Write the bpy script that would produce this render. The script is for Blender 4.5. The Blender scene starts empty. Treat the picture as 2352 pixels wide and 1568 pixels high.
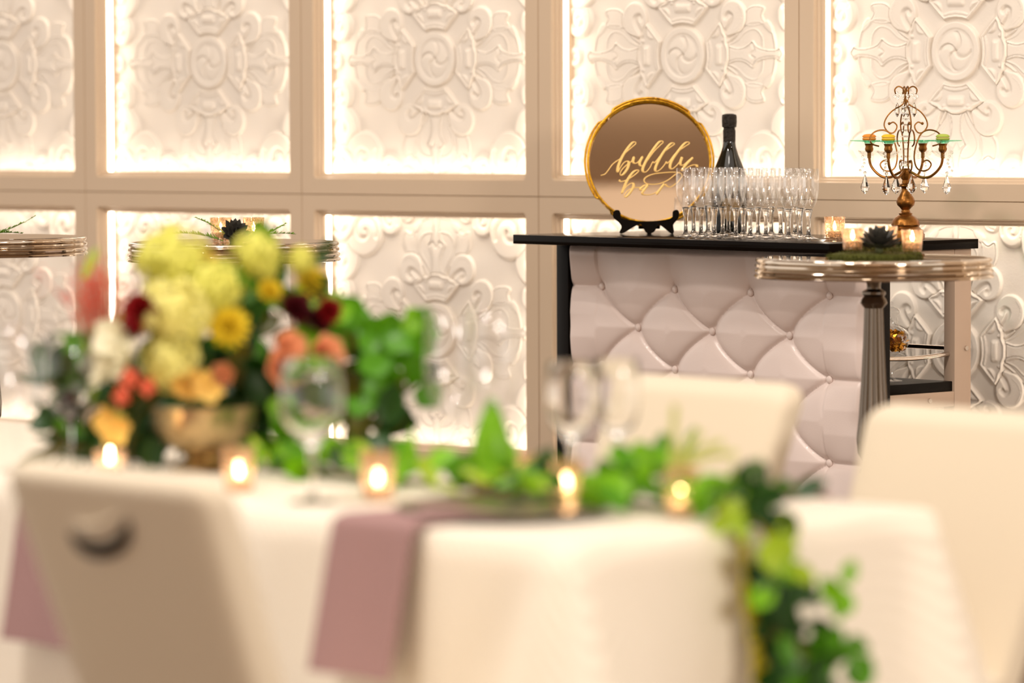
import bpy, bmesh, math, random
import numpy as np
from mathutils import Vector, Matrix, Euler, noise
R = math.radians
scene = bpy.context.scene
col = scene.collection
rnd = random.Random(7)

# ------------------------------------------------------------------ camera
FPX, CAM_H = 9200.0, 1.36
PITCH, ROLL = math.atan(512 / FPX), 0.0035
cam_d = bpy.data.cameras.new('camera')
cam = bpy.data.objects.new('camera', cam_d); col.objects.link(cam)
cam_d.sensor_width = 36.0; cam_d.lens = FPX * 36 / 2352
cam_d.clip_start = .1; cam_d.clip_end = 60
cam.matrix_world = Matrix.Translation((0, 0, CAM_H)) @ Matrix.Rotation(math.pi / 2 - PITCH, 4, 'X') @ Matrix.Rotation(-ROLL, 4, 'Z')
cam_d.dof.use_dof = True
cam_d.dof.focus_distance = 10.35
cam_d.dof.aperture_fstop = 2.15
scene.camera = cam

# ------------------------------------------------------------------ world, lamps, exposure
vs = scene.view_settings
vs.view_transform = 'Standard'; vs.look = 'None'; vs.gamma = 1.0; vs.use_curve_mapping = False
vs.exposure = 0.38
w = bpy.data.worlds.new('ballroom'); scene.world = w; w.use_nodes = True
w.node_tree.nodes['Background'].inputs[0].default_value = (1.0, .91, .815, 1)
w.node_tree.nodes['Background'].inputs[1].default_value = 1.12
cy = scene.cycles
cy.max_bounces = 24; cy.diffuse_bounces = 3; cy.glossy_bounces = 4; cy.transmission_bounces = 24; cy.transparent_max_bounces = 48
cy.caustics_reflective = False; cy.caustics_refractive = False
cy.sample_clamp_indirect = 6.0

WARM = (1.0, .92, .83)
def lamp(name, kind, loc, target, energy, size=.3, color=WARM, spot=60, blend=.3):
    d = bpy.data.lights.new(name, kind); o = bpy.data.objects.new(name, d); col.objects.link(o)
    d.energy = energy; d.color = color
    if kind == 'AREA': d.shape = 'DISK'; d.size = size
    else: d.shadow_soft_size = size
    if kind == 'SPOT': d.spot_size = R(spot); d.spot_blend = blend
    o.location = loc
    o.rotation_euler = (Vector(target) - Vector(loc)).to_track_quat('-Z', 'Y').to_euler()
    return o
lamp('bar_spotlight', 'SPOT', (-2.02, 8.48, 4.55), (.62, 10.45, .75), 100, .05, spot=30, blend=.6)
lamp('table_downlight', 'AREA', (.15, 6.7, 5.0), (.0, 6.5, .7), 12, .6)
lamp('front_downlight', 'AREA', (-1.9, 4.9, 5.0), (-.4, 5.7, .5), 105, .6)
lamp('lounge_downlight', 'AREA', (-2.0, 9.2, 5.0), (-1.6, 10.2, .9), 40, .6)
lamp('ceiling_light', 'AREA', (-1.6, 6.4, 5.1), (-1.6, 6.4, 0), 60, 4.0)
lamp('ceiling_light', 'AREA', (2.6, 6.4, 5.1), (2.6, 6.4, 0), 30, 4.0)
for q in ((-2.5, 2.5, 3.2), (-1.0, 1.5, 3.5), (1.0, 2.2, 3.3), (2.6, 3.0, 3.2), (-3.2, 6.0, 3.2), (3.2, 7.0, 3.3)):
    lamp('sparkle_bulb', 'POINT', q, (q[0], q[1], 0), 11, .045)  # unseen small lamps, added for sparkle in glass and rims
lamp('front_wall_fill', 'AREA', (0, -1.2, 5.0), (0, -4, 3.0), 110, 1.2)  # added fill on the unseen front wall, for the mirror's reflection
lamp('side_light', 'AREA', (5.2, -1.6, 3.4), (.4, 8.5, .8), 310, 1.6)

# ------------------------------------------------------------------ helpers
def lin(c):
    return tuple(((x / 255) / 12.92 if x / 255 <= .04045 else ((x / 255 + .055) / 1.055) ** 2.4) for x in c)
MATS = {}
def mat(name, rgb, rough=.5, metal=0., trans=0., ior=1.45, bump=0., bscale=60., var=0., vscale=6., emit=None, estr=0., sheen=0., coat=0., sss=0., stretch=None, spec=.5):
    if name in MATS: return MATS[name]
    m = bpy.data.materials.new(name); m.use_nodes = True; nt = m.node_tree
    b = nt.nodes['Principled BSDF']
    c = lin(rgb)
    b.inputs['Base Color'].default_value = (*c, 1); b.inputs['Roughness'].default_value = rough
    b.inputs['Metallic'].default_value = metal; b.inputs['Transmission Weight'].default_value = trans; b.inputs['IOR'].default_value = ior
    b.inputs['Sheen Weight'].default_value = sheen; b.inputs['Coat Weight'].default_value = coat; b.inputs['Specular IOR Level'].default_value = spec
    if emit is not None:
        b.inputs['Emission Color'].default_value = (*emit, 1); b.inputs['Emission Strength'].default_value = estr
    if var or bump:
        tc = nt.nodes.new('ShaderNodeTexCoord'); src = tc.outputs['Object']
        if stretch:
            mp = nt.nodes.new('ShaderNodeMapping'); mp.inputs['Scale'].default_value = stretch
            nt.links.new(src, mp.inputs[0]); src = mp.outputs[0]
        if var:
            n = nt.nodes.new('ShaderNodeTexNoise'); n.inputs['Scale'].default_value = vscale; n.inputs['Detail'].default_value = 3
            nt.links.new(src, n.inputs['Vector'])
            mx = nt.nodes.new('ShaderNodeMix'); mx.data_type = 'RGBA'
            mx.inputs[6].default_value = (*[x * (1 - var) for x in c], 1); mx.inputs[7].default_value = (*[min(1, x * (1 + var)) for x in c], 1)
            nt.links.new(n.outputs['Fac'], mx.inputs[0]); nt.links.new(mx.outputs[2], b.inputs['Base Color'])
        if bump:
            n2 = nt.nodes.new('ShaderNodeTexNoise'); n2.inputs['Scale'].default_value = bscale; n2.inputs['Detail'].default_value = 4
            nt.links.new(src, n2.inputs['Vector'])
            bp = nt.nodes.new('ShaderNodeBump'); bp.inputs['Strength'].default_value = bump; bp.inputs['Distance'].default_value = .01
            nt.links.new(n2.outputs['Fac'], bp.inputs['Height']); nt.links.new(bp.outputs[0], b.inputs['Normal'])
    MATS[name] = m
    return m
def thin_glass(name, tint=(255, 255, 255), rough=.02, mirror=0., scale=220.):
    """clear or silver-flecked thin glass: see-through, with a Fresnel gloss; no refraction"""
    if name in MATS: return MATS[name]
    m = bpy.data.materials.new(name); m.use_nodes = True; nt = m.node_tree
    for n in list(nt.nodes):
        if n.type != 'OUTPUT_MATERIAL': nt.nodes.remove(n)
    out = [n for n in nt.nodes if n.type == 'OUTPUT_MATERIAL'][0]
    tr = nt.nodes.new('ShaderNodeBsdfTransparent'); tr.inputs[0].default_value = (*lin(tint), 1)
    gl = nt.nodes.new('ShaderNodeBsdfGlossy'); gl.inputs['Roughness'].default_value = rough; gl.inputs[0].default_value = (1, 1, 1, 1)
    fr = nt.nodes.new('ShaderNodeLayerWeight'); fr.inputs[0].default_value = .5
    pw = nt.nodes.new('ShaderNodeMath'); pw.operation = 'POWER'; pw.inputs[1].default_value = 3.2
    ma = nt.nodes.new('ShaderNodeMath'); ma.operation = 'MULTIPLY_ADD'; ma.inputs[1].default_value = .66; ma.inputs[2].default_value = .055
    nt.links.new(fr.outputs['Facing'], pw.inputs[0]); nt.links.new(pw.outputs[0], ma.inputs[0])
    mx = nt.nodes.new('ShaderNodeMixShader')
    nt.links.new(ma.outputs[0], mx.inputs[0])
    nt.links.new(tr.outputs[0], mx.inputs[1]); nt.links.new(gl.outputs[0], mx.inputs[2])
    last = mx
    if mirror:
        tc = nt.nodes.new('ShaderNodeTexCoord'); n = nt.nodes.new('ShaderNodeTexNoise'); n.inputs['Scale'].default_value = scale
        nt.links.new(tc.outputs['Object'], n.inputs['Vector'])
        rp = nt.nodes.new('ShaderNodeValToRGB'); rp.color_ramp.elements[0].position = .42; rp.color_ramp.elements[1].position = .62
        rp.color_ramp.elements[1].color = (mirror,) * 3 + (1,)
        nt.links.new(n.outputs['Fac'], rp.inputs[0])
        g2 = nt.nodes.new('ShaderNodeBsdfGlossy'); g2.inputs['Roughness'].default_value = .15; g2.inputs[0].default_value = (*lin((240, 218, 196)), 1)
        tl = nt.nodes.new('ShaderNodeBsdfTranslucent'); tl.inputs[0].default_value = (*lin((250, 228, 205)), 1)
        m2 = nt.nodes.new('ShaderNodeMixShader'); m2.inputs[0].default_value = .5
        nt.links.new(g2.outputs[0], m2.inputs[1]); nt.links.new(tl.outputs[0], m2.inputs[2])
        m3 = nt.nodes.new('ShaderNodeMixShader')
        nt.links.new(rp.outputs[0], m3.inputs[0]); nt.links.new(mx.outputs[0], m3.inputs[1]); nt.links.new(m2.outputs[0], m3.inputs[2])
        last = m3
    nt.links.new(last.outputs[0], out.inputs[0])
    MATS[name] = m
    return m
def leafmat(name, rgb, trl=.35, rough=.4, var=.25):
    if name in MATS: return MATS[name]
    m = mat(name, rgb, rough, var=var, vscale=18)
    nt = m.node_tree; b = nt.nodes['Principled BSDF']; out = [n for n in nt.nodes if n.type == 'OUTPUT_MATERIAL'][0]
    t = nt.nodes.new('ShaderNodeBsdfTranslucent'); t.inputs[0].default_value = (*lin(rgb), 1)
    mx = nt.nodes.new('ShaderNodeMixShader'); mx.inputs[0].default_value = trl
    nt.links.new(b.outputs[0], mx.inputs[1]); nt.links.new(t.outputs[0], mx.inputs[2]); nt.links.new(mx.outputs[0], out.inputs[0])
    return m

class MB:
    def __init__(s): s.v = []; s.f = []
    def add(s, v, f):
        k = len(s.v); s.v += [tuple(p) for p in v]; s.f += [tuple(i + k for i in q) for q in f]; return s
    def box(s, x0, x1, y0, y1, z0, z1):
        v = [(x, y, z) for z in (z0, z1) for y in (y0, y1) for x in (x0, x1)]
        return s.add(v, [(0, 2, 3, 1), (4, 5, 7, 6), (0, 1, 5, 4), (2, 6, 7, 3), (0, 4, 6, 2), (1, 3, 7, 5)])
    def lathe(s, prof, n=32, c=(0, 0, 0), mod=None, cap=True):
        v = []; f = []
        for r, z in prof:
            for i in range(n):
                a = 2 * math.pi * i / n; rr = r * (mod(a, z) if mod else 1)
                v.append((c[0] + rr * math.cos(a), c[1] + rr * math.sin(a), c[2] + z))
        m = len(prof)
        for j in range(m - 1):
            for i in range(n):
                f.append((j * n + i, j * n + (i + 1) % n, (j + 1) * n + (i + 1) % n, (j + 1) * n + i))
        if cap:
            if prof[0][0] > 1e-6: f.append(tuple(range(n - 1, -1, -1)))
            if prof[-1][0] > 1e-6: f.append(tuple((m - 1) * n + i for i in range(n)))
        return s.add(v, f)
    def tube(s, pts, rad, n=8, closed=False, flat=None):
        """rad: number or list; flat=(normal, k): squash along the normal"""
        P = [Vector(p) for p in pts]; m = len(P)
        rl = rad if isinstance(rad, (list, tuple)) else [rad] * m
        v = []; f = []; prev = None
        for i, p in enumerate(P):
            a = P[(i - 1) % m] if (i > 0 or closed) else P[i]; b = P[(i + 1) % m] if (i < m - 1 or closed) else P[i]
            t = (b - a); t = t.normalized() if t.length > 1e-9 else Vector((0, 0, 1))
            if prev is None:
                up = Vector((0, 0, 1)) if abs(t.z) < .9 else Vector((1, 0, 0))
                nrm = t.cross(up).normalized()
            else:
                nrm = prev - t * prev.dot(t); nrm = nrm.normalized() if nrm.length > 1e-6 else t.orthogonal().normalized()
            prev = nrm; bn = t.cross(nrm)
            for k in range(n):
                an = 2 * math.pi * k / n; o = (nrm * math.cos(an) + bn * math.sin(an)) * rl[i]
                if flat: nn = Vector(flat[0]); o = o - nn * o.dot(nn) * (1 - flat[1])
                v.append(tuple(p + o))
        for i in range(m if closed else m - 1):
            j = (i + 1) % m
            for k in range(n): f.append((i * n + k, i * n + (k + 1) % n, j * n + (k + 1) % n, j * n + k))
        if not closed:
            f.append(tuple(range(n - 1, -1, -1))); f.append(tuple((m - 1) * n + k for k in range(n)))
        return s.add(v, f)
    def ball(s, c, r, n=10, sc=(1, 1, 1)):
        v = []; f = []; m = max(4, n // 2 + 1)
        for j in range(m + 1):
            th = math.pi * j / m
            for i in range(n):
                a = 2 * math.pi * i / n
                v.append((c[0] + r * sc[0] * math.sin(th) * math.cos(a), c[1] + r * sc[1] * math.sin(th) * math.sin(a), c[2] + r * sc[2] * math.cos(th)))
        for j in range(m):
            for i in range(n): f.append((j * n + i, (j + 1) * n + i, (j + 1) * n + (i + 1) % n, j * n + (i + 1) % n))
        return s.add(v, f)
    def mesh(s, name, m, smooth=True, sharp=None):
        me = bpy.data.meshes.new(name); me.from_pydata(s.v, [], s.f); me.update()
        bm = bmesh.new(); bm.from_mesh(me); bmesh.ops.remove_doubles(bm, verts=bm.verts, dist=1e-6)
        bmesh.ops.recalc_face_normals(bm, faces=bm.faces); bm.to_mesh(me); bm.free()
        if smooth:
            me.polygons.foreach_set('use_smooth', [True] * len(me.polygons))
            if sharp: me.set_sharp_from_angle(angle=R(sharp))
        if m: me.materials.append(m)
        return me
    def obj(s, name, m, parent=None, smooth=True, sharp=40):
        return link(name, s.mesh(name, m, smooth, sharp), parent)
def link(name, me, parent=None, loc=None, rot=None):
    o = bpy.data.objects.new(name, me); col.objects.link(o)
    if parent: o.parent = parent
    if loc is not None: o.location = loc
    if rot is not None: o.rotation_euler = rot
    return o
def tag(o, label=None, cat=None, group=None, kind=None):
    if label: o['label'] = label
    if cat: o['category'] = cat
    if group: o['group'] = group
    if kind: o['kind'] = kind
    return o
def thing(name, label, cat, loc=(0, 0, 0), rz=0., group=None):
    o = bpy.data.objects.new(name, None); col.objects.link(o); o.empty_display_size = .05
    o.location = loc; o.rotation_euler = (0, 0, rz)
    return tag(o, label, cat, group)
def dup(root, loc, rz=None, label=None, parent=None, scale=None):
    r = root.copy(); col.objects.link(r); r.location = loc
    if rz is not None: r.rotation_euler = (0, 0, rz)
    if label: r['label'] = label
    if scale: r.scale = (scale,) * 3
    for ch in root.children:
        c = ch.copy(); col.objects.link(c); c.parent = r
        for g in ch.children:
            d = g.copy(); col.objects.link(d); d.parent = c
    return r
def bevel_box(x0, x1, y0, y1, z0, z1, r=.004, seg=3):
    me = bpy.data.meshes.new('b'); bm = bmesh.new()
    bmesh.ops.create_cube(bm, size=1)
    for v in bm.verts:
        v.co = Vector((x0 + (v.co.x + .5) * (x1 - x0), y0 + (v.co.y + .5) * (y1 - y0), z0 + (v.co.z + .5) * (z1 - z0)))
    bmesh.ops.bevel(bm, geom=bm.edges[:], offset=r, segments=seg, affect='EDGES', profile=.5)
    mb = MB(); bm.verts.index_update()
    mb.add([tuple(v.co) for v in bm.verts], [tuple(v.index for v in f.verts) for f in bm.faces]); bm.free()
    bpy.data.meshes.remove(me)
    return mb
def spline(pts, k=6, closed=False):
    P = [Vector(p if len(p) == 3 else (*p, 0)) for p in pts]; n = len(P); out = []
    for i in range(n if closed else n - 1):
        g = (lambda j: P[j % n]) if closed else (lambda j: P[max(0, min(n - 1, j))])
        a, b, c, d = g(i - 1), g(i), g(i + 1), g(i + 2)
        for s in range(k):
            t = s / k
            out.append(.5 * ((2 * b) + (c - a) * t + (2 * a - 5 * b + 4 * c - d) * t * t + (3 * b - a - 3 * c + d) * t ** 3))
    if not closed: out.append(P[-1])
    return out

# points of the photograph met with a plane of the room (used only to take places off the photograph)
_R = Vector((1, 0, 0)); _F = Vector((0, math.cos(PITCH), -math.sin(PITCH))); _U = Vector((0, math.sin(PITCH), math.cos(PITCH)))
def ray(px, py):
    x2 = (px - 1176) / FPX; y2 = -(py - 784) / FPX
    x = x2 * math.cos(ROLL) + y2 * math.sin(ROLL); y = -x2 * math.sin(ROLL) + y2 * math.cos(ROLL)
    return x * _R + y * _U + _F
EYE = Vector((0, 0, CAM_H))
def at_y(px, py, Y): d = ray(px, py); return EYE + d * (Y / d.y)
def at_z(px, py, z): d = ray(px, py); return EYE + d * ((z - CAM_H) / d.z)

# ------------------------------------------------------------------ materials
M_frame = mat('warm_grey_paint', (212, 189, 162), .42, bump=.02, bscale=200)
M_plaster = mat('ivory_plaster', (240, 231, 220), .55, bump=.05, bscale=120)
M_led = mat('led_glow', (255, 240, 215), .5, emit=(1.0, .90, .77), estr=6.2)
M_carpet = mat('taupe_carpet', (122, 100, 82), .95, bump=.5, bscale=400, var=.2, vscale=30)
M_ceiling = mat('tan_ceiling', (158, 132, 104), .8)
M_fwall = mat('cream_wall_paint', (225, 200, 172), .7)
M_black = mat('black_lacquer', (13, 8, 5), .36, spec=.1, bump=.02, bscale=150)
M_leather = mat('lilac_leatherette', (222, 205, 198), .34, coat=.12, bump=.04, bscale=260)
M_bframe = mat('taupe_metal_paint', (188, 164, 144), .45)
M_chrome = mat('chrome', (215, 205, 195), .12, metal=1)
M_gold = mat('gold_leaf', (214, 160, 44), .28, metal=1, bump=.35, bscale=160, var=.35, vscale=60)
M_letter = mat('gold_paint', (240, 198, 120), .45, metal=.3)
M_mirror = mat('mirror', (216, 208, 200), .015, metal=1)
M_glass = mat('clear_crystal', (255, 255, 255), .0, trans=1, ior=1.47)
M_thin = thin_glass('clear_thin_glass')
M_merc = thin_glass('mercury_glass', (255, 240, 225), mirror=.75)
M_bottle = mat('dark_green_glass', (14, 16, 8), .06, coat=.6)
M_foil = mat('black_foil', (38, 32, 27), .42, metal=.5, bump=.8, bscale=120)
M_label = mat('bronze_paper_label', (150, 120, 76), .5, metal=.2)
M_bronze = mat('antique_brass', (140, 92, 40), .32, metal=.85, bump=.12, bscale=40, var=.3, vscale=14, stretch=(1, 1, 9))
M_alu = mat('polished_aluminium', (205, 192, 176), .09, metal=1, bump=.03, bscale=30)
M_alud = mat('dark_aluminium', (112, 102, 92), .24, metal=1)
M_wax = mat('candle_wax', (250, 236, 210), .6, emit=(1, .6, .3), estr=.25)  # weak emission paints the flame's glow into the wax
M_flame = mat('candle_flame', (255, 220, 160), .5, emit=(1.0, .76, .48), estr=50)
M_cloth = mat('ivory_satin', (246, 236, 219), .5, sheen=.2)
_nt = M_cloth.node_tree; _w = _nt.nodes.new('ShaderNodeTexWave'); _w.inputs['Scale'].default_value = 22; _w.inputs['Distortion'].default_value = .4
_tc = _nt.nodes.new('ShaderNodeTexCoord'); _mp = _nt.nodes.new('ShaderNodeMapping'); _mp.inputs['Rotation'].default_value = (R(28), R(35), R(20))
_bp = _nt.nodes.new('ShaderNodeBump'); _bp.inputs['Strength'].default_value = .28; _bp.inputs['Distance'].default_value = .006
_nt.links.new(_tc.outputs['Object'], _mp.inputs[0]); _nt.links.new(_mp.outputs[0], _w.inputs['Vector']); _nt.links.new(_w.outputs['Fac'], _bp.inputs['Height']); _nt.links.new(_bp.outputs[0], _nt.nodes['Principled BSDF'].inputs['Normal'])
M_cover = mat('ivory_spandex', (225, 212, 189), .62, sheen=.15)
M_nap = mat('mauve_linen', (162, 127, 126), .75, bump=.25, bscale=500)
M_shade = mat('painted_shade', (22, 15, 12), .7)
M_pewter = mat('silver_charger', (150, 138, 124), .3, metal=.9)
M_champ = mat('champagne_mercury', (190, 166, 122), .24, metal=.85, bump=.2, bscale=70, var=.3, vscale=50)
M_succ = mat('dark_succulent', (64, 62, 56), .45, var=.25)
M_succ2 = mat('succulent_core', (90, 96, 62), .45)
M_moss = leafmat('moss_green', (84, 88, 26), .2, .8)
M_fern = leafmat('fern_green', (112, 160, 40), .3)

PSI, TH = R(48.6), R(37.5)
bx = Vector((math.cos(PSI), -math.sin(PSI), 0)); by = Vector((math.sin(PSI), math.cos(PSI), 0))

# ------------------------------------------------------------------ setting: floor, ceiling, walls
tag(MB().box(-9, 9, -4.2, 16, -.1, 0).obj('floor', M_carpet, None, False), kind='structure')
tag(MB().box(-9, 9, -4.2, 16, 5.2, 5.3).obj('ceiling', M_ceiling, None, False), kind='structure')
tag(MB().box(-9, 9, -4.2, -4.0, 0, 5.2).obj('wall_front', M_fwall, None, False), kind='structure')
WALL = Vector((.0783, 11.6, 0)); BW, BH = .90, .807; ROW0 = 1.1335
CU = range(-3, 4)                                    # bay columns, bay c spans c*BW .. (c+1)*BW
xl, xr_ = CU[0] * BW, (CU[-1] + 1) * BW
mb = MB()
mb.box(-6, 7, .13, .25, 0, 5.2)
mb.box(-6, xl, 0, .13, 0, 5.2).box(xr_, 7, 0, .13, 0, 5.2)
mb.box(xl, xr_, 0, .13, 0, ROW0 - BH).box(xl, xr_, 0, .13, ROW0 + BH, 5.2)
wall = mb.obj('wall_back', M_frame, None, False)
wall.location = WALL; wall.rotation_euler = (0, 0, -TH); tag(wall, kind='structure')
bb = bevel_box(-6, 7, -.015, 0, 0, .12, .004, 2).obj('baseboard_back', M_frame, None)
bb.location = WALL; bb.rotation_euler = (0, 0, -TH); tag(bb, kind='structure')

def rr_loop(hw, hh, r, y, k=5):
    pts = []
    for cx, cz, a0 in ((hw - r, hh - r, 0), (-hw + r, hh - r, 90), (-hw + r, -hh + r, 180), (hw - r, -hh + r, 270)):
        for i in range(k + 1):
            a = R(a0 + 90 * i / k); pts.append((cx + r * math.cos(a), y, cz + r * math.sin(a)))
    return pts
def ring_mesh(prof, close=False):
    mb = MB(); loops = [rr_loop(BW / 2 - ins, BH / 2 - ins, rad, y) for ins, y, rad in prof]
    n = len(loops[0]); v = [p for L in loops for p in L]; f = []
    m = len(loops)
    for j in range(m if close else m - 1):
        jj = (j + 1) % m
        for i in range(n): f.append((j * n + i, j * n + (i + 1) % n, jj * n + (i + 1) % n, jj * n + i))
    return mb.add(v, f)
frame_me = ring_mesh([(0, .12, .0005), (.0004, .003, .0005), (.0018, 0, .0005), (.0465, 0, .012), (.0485, .0015, .011), (.0500, .006, .010), (.0510, .0125, .009),
    (.0555, .0135, .006), (.0575, .0165, .005), (.0585, .0225, .004), (.0630, .0235, .003), (.0645, .027, .002), (.0650, .036, .001), (.058, .038, .001), (.058, .12, .001)], True).mesh('panel_frame', M_frame, True, 30)
led_me = ring_mesh([(.0582, .046, .001), (.0598, .046, .001), (.0598, .066, .001), (.0582, .066, .001)], True).mesh('led_strip', M_led, False)

# relief of the carved panels as one height field, in units of the medallion's ring radius
def relief():
    RU, RV = .0765, .082
    hw, hh = BW / 2 - .016, BH / 2 - .016
    NX, NZ = 420, 380
    gx, gz = np.meshgrid(np.linspace(-hw, hw, NX), np.linspace(-hh, hh, NZ))
    X, Y = gx / RU, gz / RV
    AX, AY = np.abs(X), np.abs(Y)
    a, b = np.maximum(AX, AY), np.minimum(AX, AY)
    r = np.hypot(X, Y); ang = np.arctan2(Y, X)
    def sm(t): t = np.clip(t, 0, 1); return t * t * (3 - 2 * t)
    def poly_sd(px, py, pts):
        d = np.full(px.shape, 1e9); ins = np.zeros(px.shape, bool); n = len(pts)
        for i in range(n):
            x0, y0 = pts[i]; x1, y1 = pts[(i + 1) % n]; ex, ey = x1 - x0, y1 - y0
            t = np.clip(((px - x0) * ex + (py - y0) * ey) / (ex * ex + ey * ey + 1e-12), 0, 1)
            d = np.minimum(d, np.hypot(px - x0 - t * ex, py - y0 - t * ey))
            if abs(ey) > 1e-12: ins ^= ((y0 > py) != (y1 > py)) & (px < ex * (py - y0) / ey + x0)
        return np.where(ins, -d, d)
    def sym(pts):                                     # closed outline mirrored across the arm's axis
        up = [p for p in pts if p[1] > 1e-6]
        return list(pts) + [(x, -y) for x, y in up[::-1]]
    def line_d(px, py, pts):
        d = np.full(px.shape, 1e9)
        for (x0, y0), (x1, y1) in zip(pts[:-1], pts[1:]):
            ex, ey = x1 - x0, y1 - y0
            t = np.clip(((px - x0) * ex + (py - y0) * ey) / (ex * ex + ey * ey + 1e-12), 0, 1)
            d = np.minimum(d, np.hypot(px - x0 - t * ex, py - y0 - t * ey))
        return d
    def cr(pts, k=6, closed=False): return [(p.x, p.y) for p in spline(pts, k, closed)]
    def spiral(cx, cyy, r0, r1, a0, turns, k=28):
        return [(cx + (r0 + (r1 - r0) * i / k) * math.cos(a0 + turns * 2 * math.pi * i / k), cyy + (r0 + (r1 - r0) * i / k) * math.sin(a0 + turns * 2 * math.pi * i / k)) for i in range(k + 1)]
    BWd = .065
    H = np.zeros(X.shape)
    def plate(sd, h, bw=BWd, over=False):
        nonlocal H
        g = h * sm(-sd / bw)
        if over: H = np.where(sd < 0, np.maximum(g, np.minimum(H, h)), H)
        else: H = np.maximum(H, g)
    def ridge(d, h, wd=.075):
        nonlocal H
        H = np.maximum(H, h * sm(1 - d / wd))
    def groove(d, depth, wd=.06, mask=None):
        nonlocal H
        g = depth * sm(1 - d / wd)
        H = H - (g if mask is None else np.where(mask, g, 0))
    # border scrolls (four corners alike)
    for cx, cyy, rad, hgt, a0, tn in ((5.05, 0.0, .42, .75, 0, .8), (4.80, 1.28, .66, .95, .8, 1.25), (1.45, 4.25, .42, .7, 0, .8), (2.30, 3.95, .60, .8, 2.2, 1.2), (4.75, 2.55, .92, .85, 1.2, 1.1), (3.60, 3.55, .98, 1.0, 2.8, 1.1), (4.75, 3.85, .75, 1.15, .4, 1.0)):
        rr = np.hypot(AX - cx, AY - cyy); sd = rr - rad
        body = hgt * sm(-sd / .14)
        H = np.where(sd < 0, np.maximum(body, .75 * H * (sd > -.1)), H)
        sp = spiral(cx, cyy, rad * .10, rad * .66, a0, tn)
        groove(line_d(AX, AY, sp), hgt * .55, rad * .17, sd < 0)
    # arms: leaf fan behind
    base = cr([(1.95, .30), (2.35, .62), (2.75, .98), (3.2, 1.12), (3.62, 1.02), (3.92, .78), (4.06, .40), (4.10, 0)], 5)
    plate(poly_sd(a, b, [(1.95, .001)] and sym(base)), .30)
    ridge(line_d(a, b, cr([(1.95, .42), (2.35, .66), (2.75, 1.00), (3.2, 1.12), (3.62, 1.02), (3.92, .78), (4.06, .40), (4.10, 0)], 6)), .52, .07)
    ridge(line_d(a, b, cr([(1.95, .32), (2.4, .48), (2.8, .78), (3.2, .85), (3.48, .62), (3.55, .30), (3.5, .14)], 6)), .50, .06)
    leaf = cr([(2.6, 1.02), (2.75, 1.42), (3.05, 1.62), (3.55, 1.58), (3.46, 1.30), (3.62, 1.06)], 5) + [(3.1, .98)]
    plate(poly_sd(a, b, leaf), .42)
    ridge(np.abs(poly_sd(a, b, leaf)), .5, .05)
    leaf2 = cr([(3.50, 1.02), (3.72, 1.18), (3.98, .92), (3.95, .66), (3.7, .78)], 5, True)
    plate(poly_sd(a, b, leaf2), .46)
    # arrow
    arrow = cr([(1.9, .34), (2.35, .20), (2.75, .24), (3.08, .44)], 4) + cr([(3.12, .42), (3.30, .24), (3.70, .13), (4.10, .12), (4.28, .20)], 4) + [(4.42, 0)]
    arrow = sym(arrow)
    plate(poly_sd(a, b, arrow), .62)
    ridge(np.abs(poly_sd(a, b, arrow)), .72, .05)
    groove(line_d(a, b, [(3.08, .36), (3.20, .14), (3.05, .06), (3.0, 0)]), .25, .06)
    # comma scrolls
    cx, cyy = 2.22, 1.28
    body = np.hypot((a - cx) / 1.0, (b - cyy) / 1.02) - .60
    tail = poly_sd(a, b, cr([(1.75, .62), (2.1, .62), (2.5, .80), (2.75, 1.15), (2.4, 1.2), (1.95, .9)], 4, True))
    sdc = np.minimum(body, tail)
    H = np.where(sdc < 0, np.maximum(.70 * sm(-sdc / BWd), np.minimum(H, .1)), H)
    hook = cr([(1.72, .66), (1.95, .86), (2.12, 1.10), (2.16, 1.30), (2.02, 1.38), (1.92, 1.30)], 6)
    groove(line_d(a, b, hook), .55, .15, sdc < 0)
    ridge(line_d(a, b, cr([(2.30, .86), (2.58, 1.10), (2.66, 1.40), (2.50, 1.66)], 5)), .80, .05)
    # fan blades round the medallion
    fan = sym([(1.07, 0), (1.05, .25), (.99, .49), (1.30, .82), (1.66, 1.18), (1.80, .98), (1.86, .78), (1.97, .66), (1.98, .40), (2.08, .20), (2.09, 0)])
    sdf = poly_sd(a, b, fan)
    H = np.where(sdf < 0, 1.0 * sm(-sdf / BWd) - .38 * sm((-sdf - .09) / .05), H)
    band = np.maximum(np.maximum(1.16 - r, r - 1.36), sdf + .1); H = np.where(band < 0, np.maximum(H, .85 * sm(-band / .06)), H)
    def rbox(px, py, hx, hy, rd): qx, qy = np.abs(px) - hx + rd, np.abs(py) - hy + rd; return np.hypot(np.maximum(qx, 0), np.maximum(qy, 0)) + np.minimum(np.maximum(qx, qy), 0) - rd
    pet = rbox(a - 1.64, b, .25, .44, .18); H = np.where(pet < 0, np.maximum(H, .55 + .55 * sm(-pet / .22)), H)
    knob = np.hypot(a - 1.80, b - .50) - .09; H = np.where(knob < 0, np.maximum(H, .5 + .4 * sm(-knob / .06)), H)
    side = poly_sd(a, b, cr([(1.24, .58), (1.40, .76), (1.62, 1.02), (1.70, .88), (1.66, .64), (1.46, .52)], 4, True)); H = np.where(side < 0, np.maximum(H, .55 + .5 * sm(-side / .15)), H)
    # ring and whirl
    H = np.where(r < 1.02, .95 * sm((1.02 - r) / BWd) - .20 * sm((.78 - r) / .05), H)
    dome = .62 + .5 * np.sqrt(np.clip(1 - (r / .68) ** 2, 0, 1))
    H = np.where(r < .68, np.maximum(.75, dome) * sm((.68 - r) / .05) + .75 * (1 - sm((.68 - r) / .05)), H)
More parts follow.
